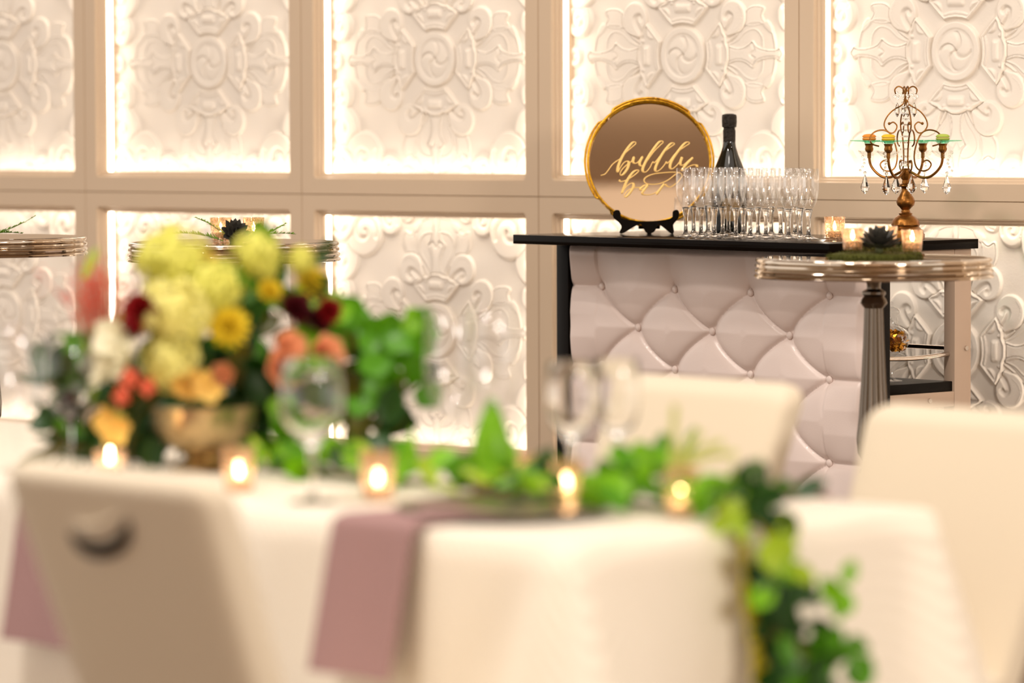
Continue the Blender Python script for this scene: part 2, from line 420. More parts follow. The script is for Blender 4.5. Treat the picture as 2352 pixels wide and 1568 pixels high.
    for k in range(4):
        ph = ang - (k * math.pi / 2 + 1.55 * r / .68)
        ph = (ph + math.pi) % (2 * math.pi) - math.pi
        d = r * ph
        H = H - np.where((r < .64), .34 * np.where(d > 0, sm(1 - d / .22), sm(1 + d / .04)), 0)
    amp = .0145
    me = bpy.data.meshes.new('relief_panel')
    V = np.stack([gx, -H * amp, gz], -1).reshape(-1, 3)
    idx = np.arange(NX * NZ).reshape(NZ, NX)
    F = np.stack([idx[:-1, :-1], idx[:-1, 1:], idx[1:, 1:], idx[1:, :-1]], -1).reshape(-1, 4)
    me.vertices.add(len(V)); me.vertices.foreach_set('co', V.ravel().astype(np.float32))
    me.loops.add(F.size); me.loops.foreach_set('vertex_index', F.ravel().astype(np.int32))
    me.polygons.add(len(F)); me.polygons.foreach_set('loop_start', np.arange(0, F.size, 4, dtype=np.int32)); me.polygons.foreach_set('loop_total', np.full(len(F), 4, np.int32))
    me.polygons.foreach_set('use_smooth', np.ones(len(F), bool))
    me.update(calc_edges=True); me.validate(); me.materials.append(M_plaster)
    return me
relief_me = relief()
for c in CU:
    for zc in (ROW0 - BH / 2, ROW0 + BH / 2):
        p = ((c + .5) * BW, 0, zc)
        link('panel_frame', frame_me, wall, p)
        link('relief_panel', relief_me, wall, (p[0], .095, p[2]))
        link('led_strip', led_me, wall, p)

# ------------------------------------------------------------------ mobile bar
BAR = Vector((.0034, 10.89, 0)); BT = 1.045
def barpt(x, y, z=BT): return BAR + bx * x + by * y + Vector((0, 0, z))
bar = thing('mobile_bar', 'mobile bar with black top and button tufted lilac front before panelled wall', 'bar', BAR, -PSI)
bevel_box(0, 1.192, 0, .555, BT - .025, BT, .0015, 2).obj('bar_top', mat('polished_black_laminate', (13, 8, 5), .14, spec=.05), bar)
F0, LX0, LX1 = .17, .06, 1.172
def tuft():
    z0, z1 = .06, BT - .026; NX, NZ = 300, 260
    gx, gz = np.meshgrid(np.linspace(LX0, LX1, NX), np.linspace(z0, z1, NZ))
    dx, dz, ox, oz = .2855, .214, .182, .905
    best = np.full(gx.shape, 1e9); fold = np.full(gx.shape, 1e9)
    p = (gx - ox) / dx; q = (gz - oz) / dz
    # bowed diagonal folds between the buttons
    pb = p + .050 * np.abs(np.sin(2 * np.pi * q))
    s = pb + q; t = pb - q
    ds = np.abs(s - np.round(s)); dt = np.abs(t - np.round(t))
    top = gz > oz
    fold = np.minimum(ds, dt) * .17
    qq = np.minimum(np.round(q), 0)
    bd1 = np.hypot((p - np.round(p)) * dx, (q - qq) * dz)
    bd2 = np.hypot((p - .5 - np.round(p - .5)) * dx, (q - .5 - np.round(q - .5)) * dz)
    bd = np.where(top, bd1, np.minimum(bd1, bd2))
    zig = np.abs(p - np.round(p)) * .17
    fold = np.where(top, zig + .30 * (gz - oz), fold)
    rowd = np.where(top, .9 * (gz - oz), np.abs(q - np.round(q)) * dz)
    fold = np.where((gx < ox) | (gx > ox + 3 * dx), np.minimum(rowd, .12), fold)
    H = .012 * (1 - np.exp(-(fold / .006) ** .85)) + .011 * np.clip(fold / .075, 0, 1) ** .8
    H -= .010 * np.exp(-(bd / .016) ** 2) + .008 * np.exp(-(bd / .042) ** 2)
    H = np.maximum(H, -.006)
    edge = np.minimum(np.minimum(gx - LX0, LX1 - gx), np.minimum(gz - z0, z1 - gz))
    H = (H + .012) * np.sqrt(np.clip(edge / .02, 0, 1)) 
    V = np.stack([gx, F0 - H, gz], -1).reshape(-1, 3); idx = np.arange(NX * NZ).reshape(NZ, NX)
    Fc = np.stack([idx[:-1, :-1], idx[:-1, 1:], idx[1:, 1:], idx[1:, :-1]], -1).reshape(-1, 4)
    return MB().add(V.tolist(), Fc.tolist())
tuft().obj('tufted_panel', M_leather, bar, True, None)
btn = MB().ball((0, 0, 0), .0105, 14, (1, .55, 1)).mesh('tuft_button', M_leather)
for r_ in range(9):
    z = .905 - .107 * r_
    for k in range(4 if r_ % 2 == 0 else 3):
        x = .182 + .2855 * k + (0 if r_ % 2 == 0 else .14275)
        if z > .1: link('tuft_button', btn, bar, (x, F0 - .0085, z))
bevel_box(.01, 1.172, F0 + .001, F0 + .075, .03, BT - .0255, .002, 2).obj('front_panel', M_black, bar)
bevel_box(.012, .0595, F0 - .022, F0, .03, BT - .0255, .002, 2).obj('side_batten', M_black, bar)
for x0, x1, nm in ((.012, .05, 'rear_post'), (1.134, 1.172, 'rear_post')):
    bevel_box(x0, x1, .487, .550, .03, BT - .055, .002, 2).obj(nm, M_bframe, bar)
bevel_box(.012, 1.172, .487, .550, BT - .054, BT - .0255, .002, 2).obj('rear_rail', M_bframe, bar)
bevel_box(1.140, 1.1715, F0 + .076, .4865, BT - .054, BT - .026, .002, 2).obj('side_rail', M_bframe, bar)
bevel_box(1.134, 1.1715, F0 + .076, .4865, .613, .652, .002, 2).obj('side_rail', M_bframe, bar)
bevel_box(.012, .05, F0 + .076, .4865, .613, .652, .002, 2).obj('side_rail', M_bframe, bar)
bevel_box(.012, 1.165, F0 + .076, .486, .6525, .678, .0015, 2).obj('shelf', M_black, bar)
MB().tube(spline([(1.150, F0 + .07, .745), (1.152, .36, .742), (1.150, .49, .748)], 6), .006, 10).obj('side_rod', M_chrome, bar)
MB().tube([(.05, .50, .762), (1.134, .50, .762)], .006, 10).obj('back_rod', M_chrome, bar)
for (y, z) in ((.53, .762), (.392, .632)):
    s_ = MB(); s_.lathe([(.0001, .003), (.006, .003), (.0068, 0), (.0068, -.002)], 14)
    o = s_.obj('screw', M_chrome, bar); o.location = (1.173, y, z); o.rotation_euler = (0, R(90), 0)
for x in (.06, 1.12):
    for y in (.22, .5):
        MB().tube([(x - .012, y, .03), (x + .012, y, .03)], .03, 16).obj('caster', M_black, bar)

# ------------------------------------------------------------------ things on the bar
SY = 10.965
sg = at_y(1491, 511, SY); SC = Vector((sg.x, SY, BT))
# black easel
ez = thing('plate_easel', 'black wooden plate easel holding up the round mirror sign', 'easel', SC, R(-2))
def ezo(): # outline of the front piece, x right, z up (metres)
    k = 1 / 4.479 / 838
    P = [(345, 1290), (352, 1245), (380, 1228), (412, 1235), (425, 1270), (420, 1295), (450, 1320), (560, 1338), (690, 1345), (820, 1338), (930, 1318), (958, 1290), (955, 1262), (965, 1238), (1000, 1228), (1022, 1250), (1018, 1310), (985, 1350), (962, 1385), (970, 1440), (962, 1470), (935, 1468), (900, 1440), (850, 1400), (808, 1375), (785, 1425), (760, 1458), (715, 1470), (680, 1455), (655, 1410), (630, 1372), (590, 1385), (520, 1425), (460, 1462), (425, 1470), (412, 1452), (428, 1420), (430, 1390), (400, 1350), (360, 1320)]
    return [((x - 716) * k, (1472 - y) * k) for x, y in P]
out = [(p.x, p.y) for p in spline(ezo(), 2, True)]
n = len(out); mb = MB()
mb.add([(x, -.042, z) for x, z in out] + [(x, -.032, z) for x, z in out], [tuple(range(n)), tuple(range(2 * n - 1, n - 1, -1))] + [(i, (i + 1) % n, n + (i + 1) % n, n + i) for i in range(n)])
mb.obj('front_bracket', M_black, ez, True, 40)
bevel_box(-.006, .006, -.032, .075, .0, .010, .002, 2).obj('back_leg', M_black, ez)
bevel_box(-.03, .03, .066, .074, .010, .11, .002, 2).obj('back_rest', M_black, ez)
# mirror sign
TILT = R(8)
sign = thing('mirror_sign', 'round gold rimmed mirror tray with gold handwriting leaning on black easel', 'sign', SC + Vector((0, -.012, .028)), R(-2))
RS = .1675
SR = Matrix.Rotation(-TILT, 4, 'X')                     # leans back
def sgp(x, z, y=0): v = SR @ Vector((x, y, z + RS)); return (v.x, v.y, v.z)
mb = MB(); nn = 72
mb.add([sgp(0, 0, 0)] + [sgp(RS * .985 * math.cos(2 * math.pi * i / nn), RS * .985 * math.sin(2 * math.pi * i / nn), 0) for i in range(nn)], [(0, 1 + i, 1 + (i + 1) % nn) for i in range(nn)])
mb.obj('mirror', M_mirror, sign, False)
mb = MB(); mb.add([sgp(RS * .985 * math.cos(2 * math.pi * i / nn), RS * .985 * math.sin(2 * math.pi * i / nn), d) for d in (.003, .009) for i in range(nn)], [tuple(range(nn)), tuple(range(2 * nn - 1, nn - 1, -1))] + [(i, (i + 1) % nn, nn + (i + 1) % nn, nn + i) for i in range(nn)])
mb.obj('backing_board', M_black, sign, False)
def arc(rad, a0, a1, y, k=60): return [sgp(rad * math.cos(R(a0 + (a1 - a0) * i / k)), rad * math.sin(R(a0 + (a1 - a0) * i / k)), y) for i in range(k + 1)]
MB().tube(arc(RS, 0, 360, .004, 90)[:-1], .0042, 8, True).obj('rim', M_gold, sign)
MB().tube(arc(RS * 1.0, 0, 360, -.022, 90)[:-1], .0036, 8, True).obj('rim', M_gold, sign)
for a0, a1 in ((52, 124), (142, 214), (234, 304), (326, 396)):
    pts = [arc(RS * 1.0, a0 - 4, a0 - 3, -.018, 1)[0]] + arc(RS * 1.048, a0, a1, -.012, 30) + [arc(RS * 1.0, a1 + 3, a1 + 4, -.018, 1)[1]]
    MB().tube(pts, .0033, 8).obj('handle_bar', M_gold, sign)
for a in (25, 133, 224, 315):
    MB().tube([arc(RS, a, a + 1, .004, 1)[0], arc(RS, a, a + 1, -.022, 1)[0]], .004, 8).obj('rim_strut', M_gold, sign)
def stroke(pts, mb, w0=.0013, w1=.0040):
    P = [Vector(((x - 716) / 641.5 * RS * 1.0, -(y - 712) / 641.5 * RS * 1.0, 0)) for x, y in pts]
    S = spline([tuple(p) for p in P], 7); rad = []
    for i in range(len(S)):
        t = S[min(i + 1, len(S) - 1)] - S[max(i - 1, 0)]
        down = max(0., -t.y / (t.length + 1e-9)) if t.length > 0 else 0
        rad.append(w0 + (w1 - w0) * down ** 1.3)
    for _ in range(3): rad = [(rad[max(0, i - 1)] + rad[i] + rad[min(len(rad) - 1, i + 1)]) / 3 for i in range(len(rad))]
    nv = SR @ Vector((0, -1, 0))
    mb.tube([sgp(p.x, p.y, -.0012) for p in S], rad, 8, flat=(tuple(nv), .3))
mb = MB()
stroke([(207, 850), (252, 835), (290, 790), (330, 735), (370, 702), (415, 672), (470, 610), (540, 548), (575, 516), (570, 498), (540, 505), (485, 570), (432, 655), (395, 740), (383, 800), (392, 812), (410, 775), (445, 722), (482, 700), (502, 716), (490, 772), (455, 826), (425, 848), (411, 834), (430, 790), (482, 738), (530, 702), (556, 655), (545, 700), (562, 722), (596, 712), (646, 652), (615, 715), (625, 748), (655, 742), (700, 690), (762, 604), (832, 532), (862, 502), (848, 488), (812, 508), (742, 600), (682, 700), (648, 780), (655, 812), (684, 812), (722, 770), (752, 712), (778, 712), (852, 622), (940, 552), (980, 522), (967, 508), (932, 525), (862, 612), (802, 720), (778, 788), (798, 808), (842, 780), (882, 730), (892, 710), (915, 718), (990, 622), (1078, 556), (1136, 516), (1122, 500), (1082, 520), (1002, 620), (946, 712), (934, 768), (958, 782), (1002, 748), (1048, 690), (1062, 658), (1042, 716), (1052, 744), (1086, 734), (1130, 694), (1172, 664), (1118, 722), (1072, 776), (1058, 800), (1080, 795), (1130, 760), (1180, 741), (1216, 746), (1212, 762)], mb)
mb.obj('lettering', M_letter, sign)
mb = MB()
stroke([(398, 898), (420, 914), (470, 902), (540, 862), (590, 822), (607, 800), (590, 793), (552, 812), (510, 862), (470, 932), (436, 1018), (432, 1036), (446, 1012), (482, 962), (528, 932), (552, 944), (540, 992), (502, 1048), (468, 1078), (455, 1060), (490, 1012), (550, 982), (616, 978), (632, 985), (660, 958), (702, 945), (662, 958), (624, 992), (632, 1006), (668, 985), (702, 952), (664, 1002), (642, 1038), (672, 1054), (742, 1050), (802, 1018), (852, 972), (874, 940), (838, 986), (790, 1052), (818, 1014), (850, 968), (882, 946), (902, 964), (942, 972), (998, 934)], mb)
mb.obj('lettering', M_letter, sign)
mb = MB()
stroke([(1000, 938), (1040, 890), (1060, 850), (1020, 820), (900, 820), (762, 836), (682, 870), (662, 908), (700, 940), (800, 942), (900, 908), (990, 842), (1030, 815)], mb, .0014, .0019)
mb.obj('lettering', M_letter, sign)

# champagne bottle
def bar_at(px, y):                      # bar-local x at the given bar-local depth under an image column
    lo, hi = -.5, 1.8
    for _ in range(40):
        m_ = (lo + hi) / 2; d = barpt(m_, y) - EYE
        if 1176 + FPX * d.x / d.dot(_F) < px: lo = m_
        else: hi = m_
    return lo
BY_ = .46; bxp = bar_at(1676, BY_)
bot = thing('champagne_bottle', 'dark green champagne bottle with black foil neck behind the glasses', 'bottle', barpt(bxp, BY_))
MB().lathe([(0.0001, .004), (.040, .0), (.0475, .004), (.049, .012), (.049, .115), (.0485, .135), (.046, .155), (.040, .178), (.032, .198), (.024, .218), (.0185, .236), (.0165, .252), (.016, .27)], 40).obj('bottle_body', M_bottle, bot)
MB().lathe([(.0168, .246), (.0172, .28), (.0158, .284), (.016, .288), (.0195, .290), (.0205, .305), (.0200, .318), (.0188, .323), (.010, .326), (.0001, .3262)], 32, mod=lambda a, z: 1 + .02 * math.sin(9 * a + 90 * z)).obj('foil', M_foil, bot)
lab = MB(); nl = 16
for i in range(nl + 1):
    for j in range(9):
        t = i / nl * 2 - 1; h = j / 8
        zz = .035 + .062 * h; ww = math.sqrt(max(0, 1 - ((h - .55) / .56) ** 2)) if h < .55 else 1 - .25 * max(0, (h - .55) / .45) ** 2
        a = math.atan2(-1, 0) + math.pi * .02 + t * .55 * ww
        lab.v.append((.0496 * math.cos(a), .0496 * math.sin(a), zz))
lab.f = [(i * 9 + j, (i + 1) * 9 + j, (i + 1) * 9 + j + 1, i * 9 + j + 1) for i in range(nl) for j in range(8)]
lab.obj('bottle_label', M_label, bot)
# flutes
flp = [(.0275, 0), (.0275, .0015), (.020, .0035), (.008, .008), (.0055, .014), (.0050, .030), (.0058, .052), (.0085, .068), (.0130, .080), (.0195, .094), (.0250, .112), (.0272, .132), (.0270, .155), (.0258, .1815), (.0250, .182), (.0244, .1815), (.0256, .155), (.0258, .132), (.0236, .113), (.0180, .097), (.0100, .087), (.0001, .085)]
ffac = lambda a, z: 1 + (.035 * math.cos(8 * a) if .016 < z < .09 else 0)
fl_me = MB().lathe([(.0001, 0.0004)] + flp[:8] + [(.0105, .0745), (.009, .0775), (.0001, .079)], 40, mod=ffac, cap=False).mesh('stem', M_glass, True, 60)
fb_me = MB().lathe([(.0001, .0800), (.0090, .0778), (.0130, .081), (.0195, .0945), (.0250, .112), (.0272, .132), (.0270, .155), (.0258, .1815), (.0250, .182), (.0244, .1815), (.0256, .155), (.0258, .132), (.0236, .113), (.0182, .096), (.0115, .086), (.0001, .0835)], 40, mod=lambda a, z: 1 + (.02 * math.cos(8 * a) * max(0, 1 - z / .16)), cap=False).mesh('bowl', M_thin, True, 60)
spots = []
for k, (px, y) in enumerate([(1576, .175), (1594, .275), (1611, .18), (1627, .365), (1642, .19), (1661, .285), (1674, .375), (1691, .20), (1708, .295), (1724, .21), (1742, .30), (1760, .215), (1772, .385), (1794, .31), (1812, .22), (1827, .395), (1839, .315), (1858, .235)]):
    spots.append((bar_at(px, y), y))
rows_ = {'front': [q for q in spots if q[1] < .25], 'middle': [q for q in spots if .25 <= q[1] < .33], 'back': [q for q in spots if q[1] >= .33]}
NTH = ('leftmost', 'second from left', 'third from left', 'fourth from left', 'fifth from left', 'sixth from left', 'seventh from left', 'eighth from left', 'ninth from left', 'rightmost')
for rn, lst in rows_.items():
    lst.sort()
    for k, (x, y) in enumerate(lst):
        nth = NTH[-1] if k == len(lst) - 1 else NTH[k]
        o = thing('champagne_flute', f'empty clear champagne flute, {nth} in the {rn} row on the bar', 'glass', barpt(x, y, BT + .0002), rnd.random(), 'champagne flutes on the bar')
        link('stem', fl_me, o); link('bowl', fb_me, o)

def votive(name_loc, label, h=.066, r=.029, group='mercury glass votives', root=None, lit=1.0):
    v = thing('votive_candle', label, 'candle', name_loc, rnd.random() * 6, group)
    MB().lathe([(r * .78, .0005), (r * .86, .004), (r, h), (r * .955, h), (r * .82, .008), (.0001, .007)], 28, cap=False).obj('glass_cup', M_merc, v)
    cn = MB().lathe([(.0001, .009), (r * .62, .009), (r * .64, .024), (.002, .023), (.0001, .023)], 20).obj('candle', M_wax, v)
    MB().lathe([(.0001, .024), (.0038, .029), (.0046, .034), (.003, .042), (.0001, .050)], 12).obj('flame', M_flame, cn)
    return v
votive(barpt(.985, .235), 'silvered glass votive standing on the black bar top near candelabra', .060, .0275)

# candelabra
KC = .001126
cb = at_z(2080, 548, BT)
cd = thing('candelabra', 'antique brass four arm candelabra hung with crystals on bar end', 'candelabra', cb)
def zy(y): return (549 - y) * KC
bprof = [(.0001, 0), (.050, 0), (.050, .012), (.047, .014), (.045, .0225), (.040, .026), (.035, .0315), (.0365, .036), (.0335, .047), (.026, .056), (.017, .062), (.018, .066), (.0125, .069), (.0105, .075), (.014, .079), (.022, .087), (.0243, .096), (.022, .105), (.015, .115), (.0105, .124), (.0105, .131), (.013, .134), (.0185, .137), (.017, .140), (.010, .144), (.009, .152), (.013, .157), (.0135, .178), (.010, .182), (.0001, .183)]
MB().lathe(bprof, 40, mod=lambda a, z: 1 + (.03 * abs(math.cos(4 * a)) if .033 < z < .06 else 0) - (.05 * abs(math.sin(4 * a)) if z < .013 else 0)).obj('stand', M_bronze, cd)
cups = []
for k, az in enumerate((-30.7, -120.7, 149.3, 59.3)):
    ca, sa = math.cos(R(az)), math.sin(R(az))
    def P(rp, y): return (rp * KC * ca, rp * KC * sa, zy(y))
    MB().tube(spline([P(8, 393), P(20, 399), P(38, 407), P(58, 407), P(76, 396), P(89, 380), P(93, 362)], 5), .0036, 8).obj('arm', M_bronze, cd)
    c = P(93, 362); cups.append((c, az))
    g = MB().lathe([(.004, 0), (.012, .001), (.020, .006), (.027, .0165), (.0275, .018), (.0255, .0165), (.018, .009), (.008, .004)], 24, (c[0], c[1], c[2]), mod=lambda a, z: 1 + (.10 * abs(math.sin(4 * a)) if z > .01 else 0), cap=False).obj('bobeche', M_thin, cd)
    MB().lathe([(.005, -.002), (.005, .012), (.0095, .016), (.0115, .022), (.0095, .028), (.0115, .034), (.0125, .036), (.0001, .036)], 24, c).obj('candle_cup', M_bronze, cd)
    # crystal chain and drop
    ox, oy = c[0] + .022 * ca * (1 if k != 1 else .4), c[1] + .022 * sa
    for i in range(6): 
        t = i / 5; MB().ball((c[0] + (.026 - .012 * math.sin(t * math.pi)) * ca, c[1] + (.026 - .012 * math.sin(t * math.pi)) * sa, c[2] + .012 - .046 * t), .0034, 8).obj('crystal_bead', M_glass, cd)
    dx, dy, zt = c[0] + .012 * ca, c[1] + .012 * sa, c[2] - .040
    MB().ball((dx, dy, zt), .0045, 8).obj('crystal_bead', M_glass, cd)
    MB().lathe([(.0001, 0), (.003, -.006), (.0075, -.022), (.0115, -.034), (.009, -.043), (.0001, -.052)], 8, (dx, dy, zt - .004)).obj('crystal_drop', M_glass, cd, False)
upper = [(4, 232), (2, 216), (8, 203), (18, 199), (26, 206), (24, 216)]
for k, az in enumerate((8, 98, 188, 278)):
    ca, sa = math.cos(R(az)), math.sin(R(az))
    def P(rp, y): return (rp * KC * ca, rp * KC * sa, zy(y))
    MB().tube(spline([P(*q) for q in upper[::-1]] + [P(10, 242), P(32, 255), P(46, 271), P(51, 288), P(43, 302), P(32, 306), P(24, 300), P(21, 289), P(29, 281), P(37, 284)], 5), .0019, 7).obj('upper_scroll', M_bronze, cd)
    MB().ball(P(39, 284), .004, 8).obj('scroll_bud', M_bronze, cd)
    MB().tube(spline([P(63, 336), P(80, 330), P(84, 316), P(73, 303), P(53, 299), P(36, 308), P(25, 332), P(20, 360), P(25, 384), P(38, 393), P(53, 390), P(60, 378), P(52, 369), P(42, 371)], 5), .0021, 7).obj('lower_scroll', M_bronze, cd)
    MB().ball(P(41, 371), .004, 8).obj('scroll_bud', M_bronze, cd)
    # strands of beads along the scrolls
    for i, q in enumerate(spline([P(8, 236), P(6, 268), P(8, 300), P(11, 335), P(8, 372)], 5)):
        if i % 2 == 0: MB().ball(tuple(q), .0028, 7).obj('crystal_bead', M_glass, cd)
    for q in ((22, 214), (26, 222), (20, 226), (14, 219)): MB().ball(P(*q), .0046, 8).obj('crystal_bead', M_glass, cd)
    c = P(20, 236); MB().lathe([(.0001, 0), (.003, -.004), (.0065, -.018), (.008, -.026), (.0001, -.038)], 8, c).obj('crystal_drop', M_glass, cd, False)
    c = P(9, 378); MB().ball(c, .006, 9).obj('crystal_bead', M_glass, cd)
dz = zy(425) + .016
for (xx, yy) in ((-.024, .01), (.012, -.03)):
    MB().lathe([(.0001, 0), (.003, -.006), (.009, -.022), (.0135, -.034), (.010, -.042), (.0001, -.050)], 8, (xx, yy, zy(402))).obj('crystal_drop', M_glass, cd, False)
plate_me = MB().lathe([(.0001, -.0045), (.014, -.0045), (.018, 0), (.050, .0015), (.050, .0040), (.018, .003), (.0145, -.002), (.0001, -.002)], 36, cap=False).mesh('glass_plate', thin_glass('aqua_thin_glass', (188, 236, 216)))
wherep = ['in front at right', 'in front at left', 'behind at left', 'behind at right']
mac = [('green', (176, 196, 84)), ('yellow', (240, 196, 40)), ('orange', (240, 150, 50)), None]
for k, (c, az) in enumerate(cups):
    loc = cb + Vector(c) + Vector((0, 0, .036 + .0048))
    q = mac[k]
    lb = f'small round glass plate on candelabra arm under the {q[0]} macaron' if q else 'small empty glass plate on the rear right arm of candelabra'
    tag(link('glass_plate', plate_me, None, loc), lb, 'plate', 'glass plates on the candelabra')
    if q:
        m_ = thing('macaron', f'{q[0]} macaron on a glass plate of the candelabra', 'macaron', loc + Vector((0, 0, .0032)), 0, 'macarons on the candelabra')
        mm = mat('macaron_' + q[0], q[1], .6, bump=.1, bscale=300); mf = mat('macaron_filling', (235, 205, 130), .7)
        MB().lathe([(.0001, .0), (.0150, .0), (.0178, .003), (.0180, .0055), (.0172, .006), (.0001, .006)], 24).obj('bottom_shell', mm, m_)
        MB().lathe([(.0001, .0055), (.0160, .0055), (.0160, .0085), (.0001, .0085)], 20).obj('filling', mf, m_)
        MB().lathe([(.0001, .0082), (.0172, .0082), (.0182, .0095), (.0172, .0125), (.0130, .0155), (.006, .0168), (.0001, .017)], 24).obj('top_shell', mm, m_)

# apothecary jar on the bar shelf
jp = barpt(bar_at(2049, .36), .36, .6785)
jar = thing('apothecary_jar', 'lidded glass apothecary jar of gold petals on the bar shelf', 'jar', jp)
MB().lathe([(.0001, .001), (.028, .001), (.028, .003), (.010, .006), (.006, .02), (.005, .055), (.010, .066), (.022, .074), (.040, .088), (.050, .106), (.048, .124), (.034, .137), (.020, .143), (.017, .152), (.0175, .172), (.0225, .178)], 32, cap=False).obj('jar_body', M_thin, jar)
MB().lathe([(.0230, .179), (.0235, .182), (.016, .190), (.005, .194), (.004, .198), (.007, .203), (.0001, .208)], 24, cap=False).obj('jar_lid', M_thin, jar)
mb = MB()
for i in range(170):
    th = rnd.random() * 6.28; zz = rnd.uniform(.082, .130); rr = rnd.uniform(.2, .92) * (.046 - 9 * (zz - .108) ** 2)
    c = Vector((rr * math.cos(th), rr * math.sin(th), zz)); e = Euler((rnd.uniform(0, 6), rnd.uniform(0, 6), 0)).to_matrix()
    mb.add([tuple(c + e @ Vector(p)) for p in ((-.008, -.004, 0), (.004, -.006, .002), (.008, .004, 0), (-.003, .006, .002))], [(0, 1, 2, 3)])
o = mb.obj('gold_petals', mat('gold_petal', (214, 150, 40), .3, metal=.8), jar, False); tag(o, kind='stuff')

# ------------------------------------------------------------------ cocktail tables
def cocktail(loc, label):
    t = thing('cocktail_table', label, 'table', (loc[0], loc[1], 0), 0, 'round polished cocktail tables')
    z = 1.05; r = .265
    pr = [(.0001, z), (r - .004, z), (r - .001, z - .001), (r + .001, z - .004), (r + .001, z - .008), (r - .004, z - .0105), (r - .002, z - .013), (r + .002, z - .015), (r + .003, z - .019), (r + .0005, z - .0225), (r - .004, z - .0245), (r + .0015, z - .027), (r + .004, z - .031), (r + .003, z - .035), (r - .0015, z - .0375), (r + .003, z - .040), (r + .0055, z - .0435), (r + .0045, z - .047), (r - .003, z - .048), (r - .02, z - .046), (.03, z - .046)]
    MB().lathe(pr, 96, cap=False).obj('table_top', M_alu, t, True, 35)
    MB().lathe([(r - .012, z + .0004), (r - .012, z + .0014), (.0001, z + .0014)], 72, cap=False).obj('top_inlay', M_mirror, t)
    MB().lathe([(.020, .999), (.016, .985), (.016, .975), (.027, .968), (.0275, .962), (.023, .957), (.0285, .948), (.031, .940), (.022, .928)], 32).obj('collar', M_alud, t)
    def fl(a, zz): return 1 - .07 * abs(math.sin(10 * a))
    MB().lathe([(.0215, .93), (.024, .85), (.0285, .75), (.034, .66), (.0385, .61), (.0365, .575), (.026, .553), (.022, .545)], 80, mod=fl).obj('column', M_alud, t, True, 50)
    MB().lathe([(.022, .546), (.032, .536), (.034, .528), (.026, .518), (.022, .50), (.026, .40), (.034, .12), (.045, .07), (.10, .045), (.19, .028), (.205, .02), (.205, .002), (.0001, .002)], 40).obj('pedestal', M_alud, t)
    return t
TA, TB, TC = (.8592, 9.50), (-.703, 10.137), (-1.398, 10.646)
cocktail(TA, 'polished metal cocktail table in front of the tufted bar').scale = (1.053, 1.053, .978)
cocktail(TB, 'polished metal cocktail table behind the tall flower arrangement')
cocktail(TC, 'polished metal cocktail table cut off by the left picture edge')
TZ = 1.0516
def petal(mb, base, az, el, L, W, curl=.25, cup=.25, nseg=5, M=None):
    """pointed leaf from base along azimuth az, elevation el"""
    d = Vector((math.cos(az) * math.cos(el), math.sin(az) * math.cos(el), math.sin(el)))
    s = Vector((-math.sin(az), math.cos(az), 0)); nrm = s.cross(d) * -1
    if nrm.z < 0 and el < 1.4: nrm = -nrm
    v = []; f = []
    for i in range(nseg + 1):
        t = i / nseg; wd = W * (math.sin(math.pi * min(1, (t * .92 + .08))) ** .7) if i < nseg else 0.0005
        c = Vector(base) + d * (L * t) + nrm * (L * curl * t * t)
        v += [tuple(c - s * wd + nrm * wd * cup), tuple(c - nrm * wd * .15), tuple(c + s * wd + nrm * wd * cup)]
    for i in range(nseg):
        for k in range(2): f.append((i * 3 + k, i * 3 + k + 1, (i + 1) * 3 + k + 1, (i + 1) * 3 + k))
    mb.add(v, f)
def succulent(loc, label, s=1.0, seed=1, tilt=(0, 0)):
    rg = random.Random(seed)
    t = thing('succulent', label, 'succulent', loc, 0, 'succulents on cocktail tables'); t.rotation_euler = (tilt[0], tilt[1], rg.random())
    pm = MB(); petal(pm, (0, 0, 0), 0, 0, .05 * s, .0125 * s, .28, .35, 6)
    me = pm.mesh('succulent_leaf', M_succ)
    for ring, (n, el, L) in enumerate(((9, .12, 1.0), (8, .42, .95), (7, .75, .8), (5, 1.1, .6))):
        for k in range(n):
            o = link('succulent_leaf', me, t, (0, 0, .012 * s + .004 * ring * s), (0, -el, 2 * math.pi * (k + .5 * ring) / n)); o.scale = (L,) * 3
    MB().lathe([(.008 * s, 0), (.010 * s, .012 * s), (.003 * s, .03 * s)], 10).obj('succulent_core', M_succ2, t)
    return t
def moss(loc, label, rad, n, seed, h=.02):
    rg = random.Random(seed); mb = MB()
    for i in range(n):
        a = rg.random() * 6.283; rr = rad * math.sqrt(rg.random()); x, y = rr * math.cos(a), rr * math.sin(a)
        hh = h * (1.1 - rr / rad * .8) * rg.uniform(.5, 1.2); b = rg.random() * 6.283; ln = hh * rg.uniform(.3, 1.3)
        p0 = Vector((x, y, hh * rg.uniform(0, .5))); p1 = p0 + Vector((ln * math.cos(b), ln * math.sin(b), hh * .7)); s = Vector((-math.sin(b), math.cos(b), 0)) * .0012
        mb.add([tuple(p0 - s), tuple(p0 + s), tuple(p1)], [(0, 1, 2)])
    mb.lathe([(rad * .98, 0), (rad * .85, h * .35), (rad * .4, h * .55), (.0001, h * .6)], 24, cap=False)
    o = mb.obj('moss_bed', M_moss, None, False); o.location = loc
    return tag(o, label, 'moss', kind='stuff')
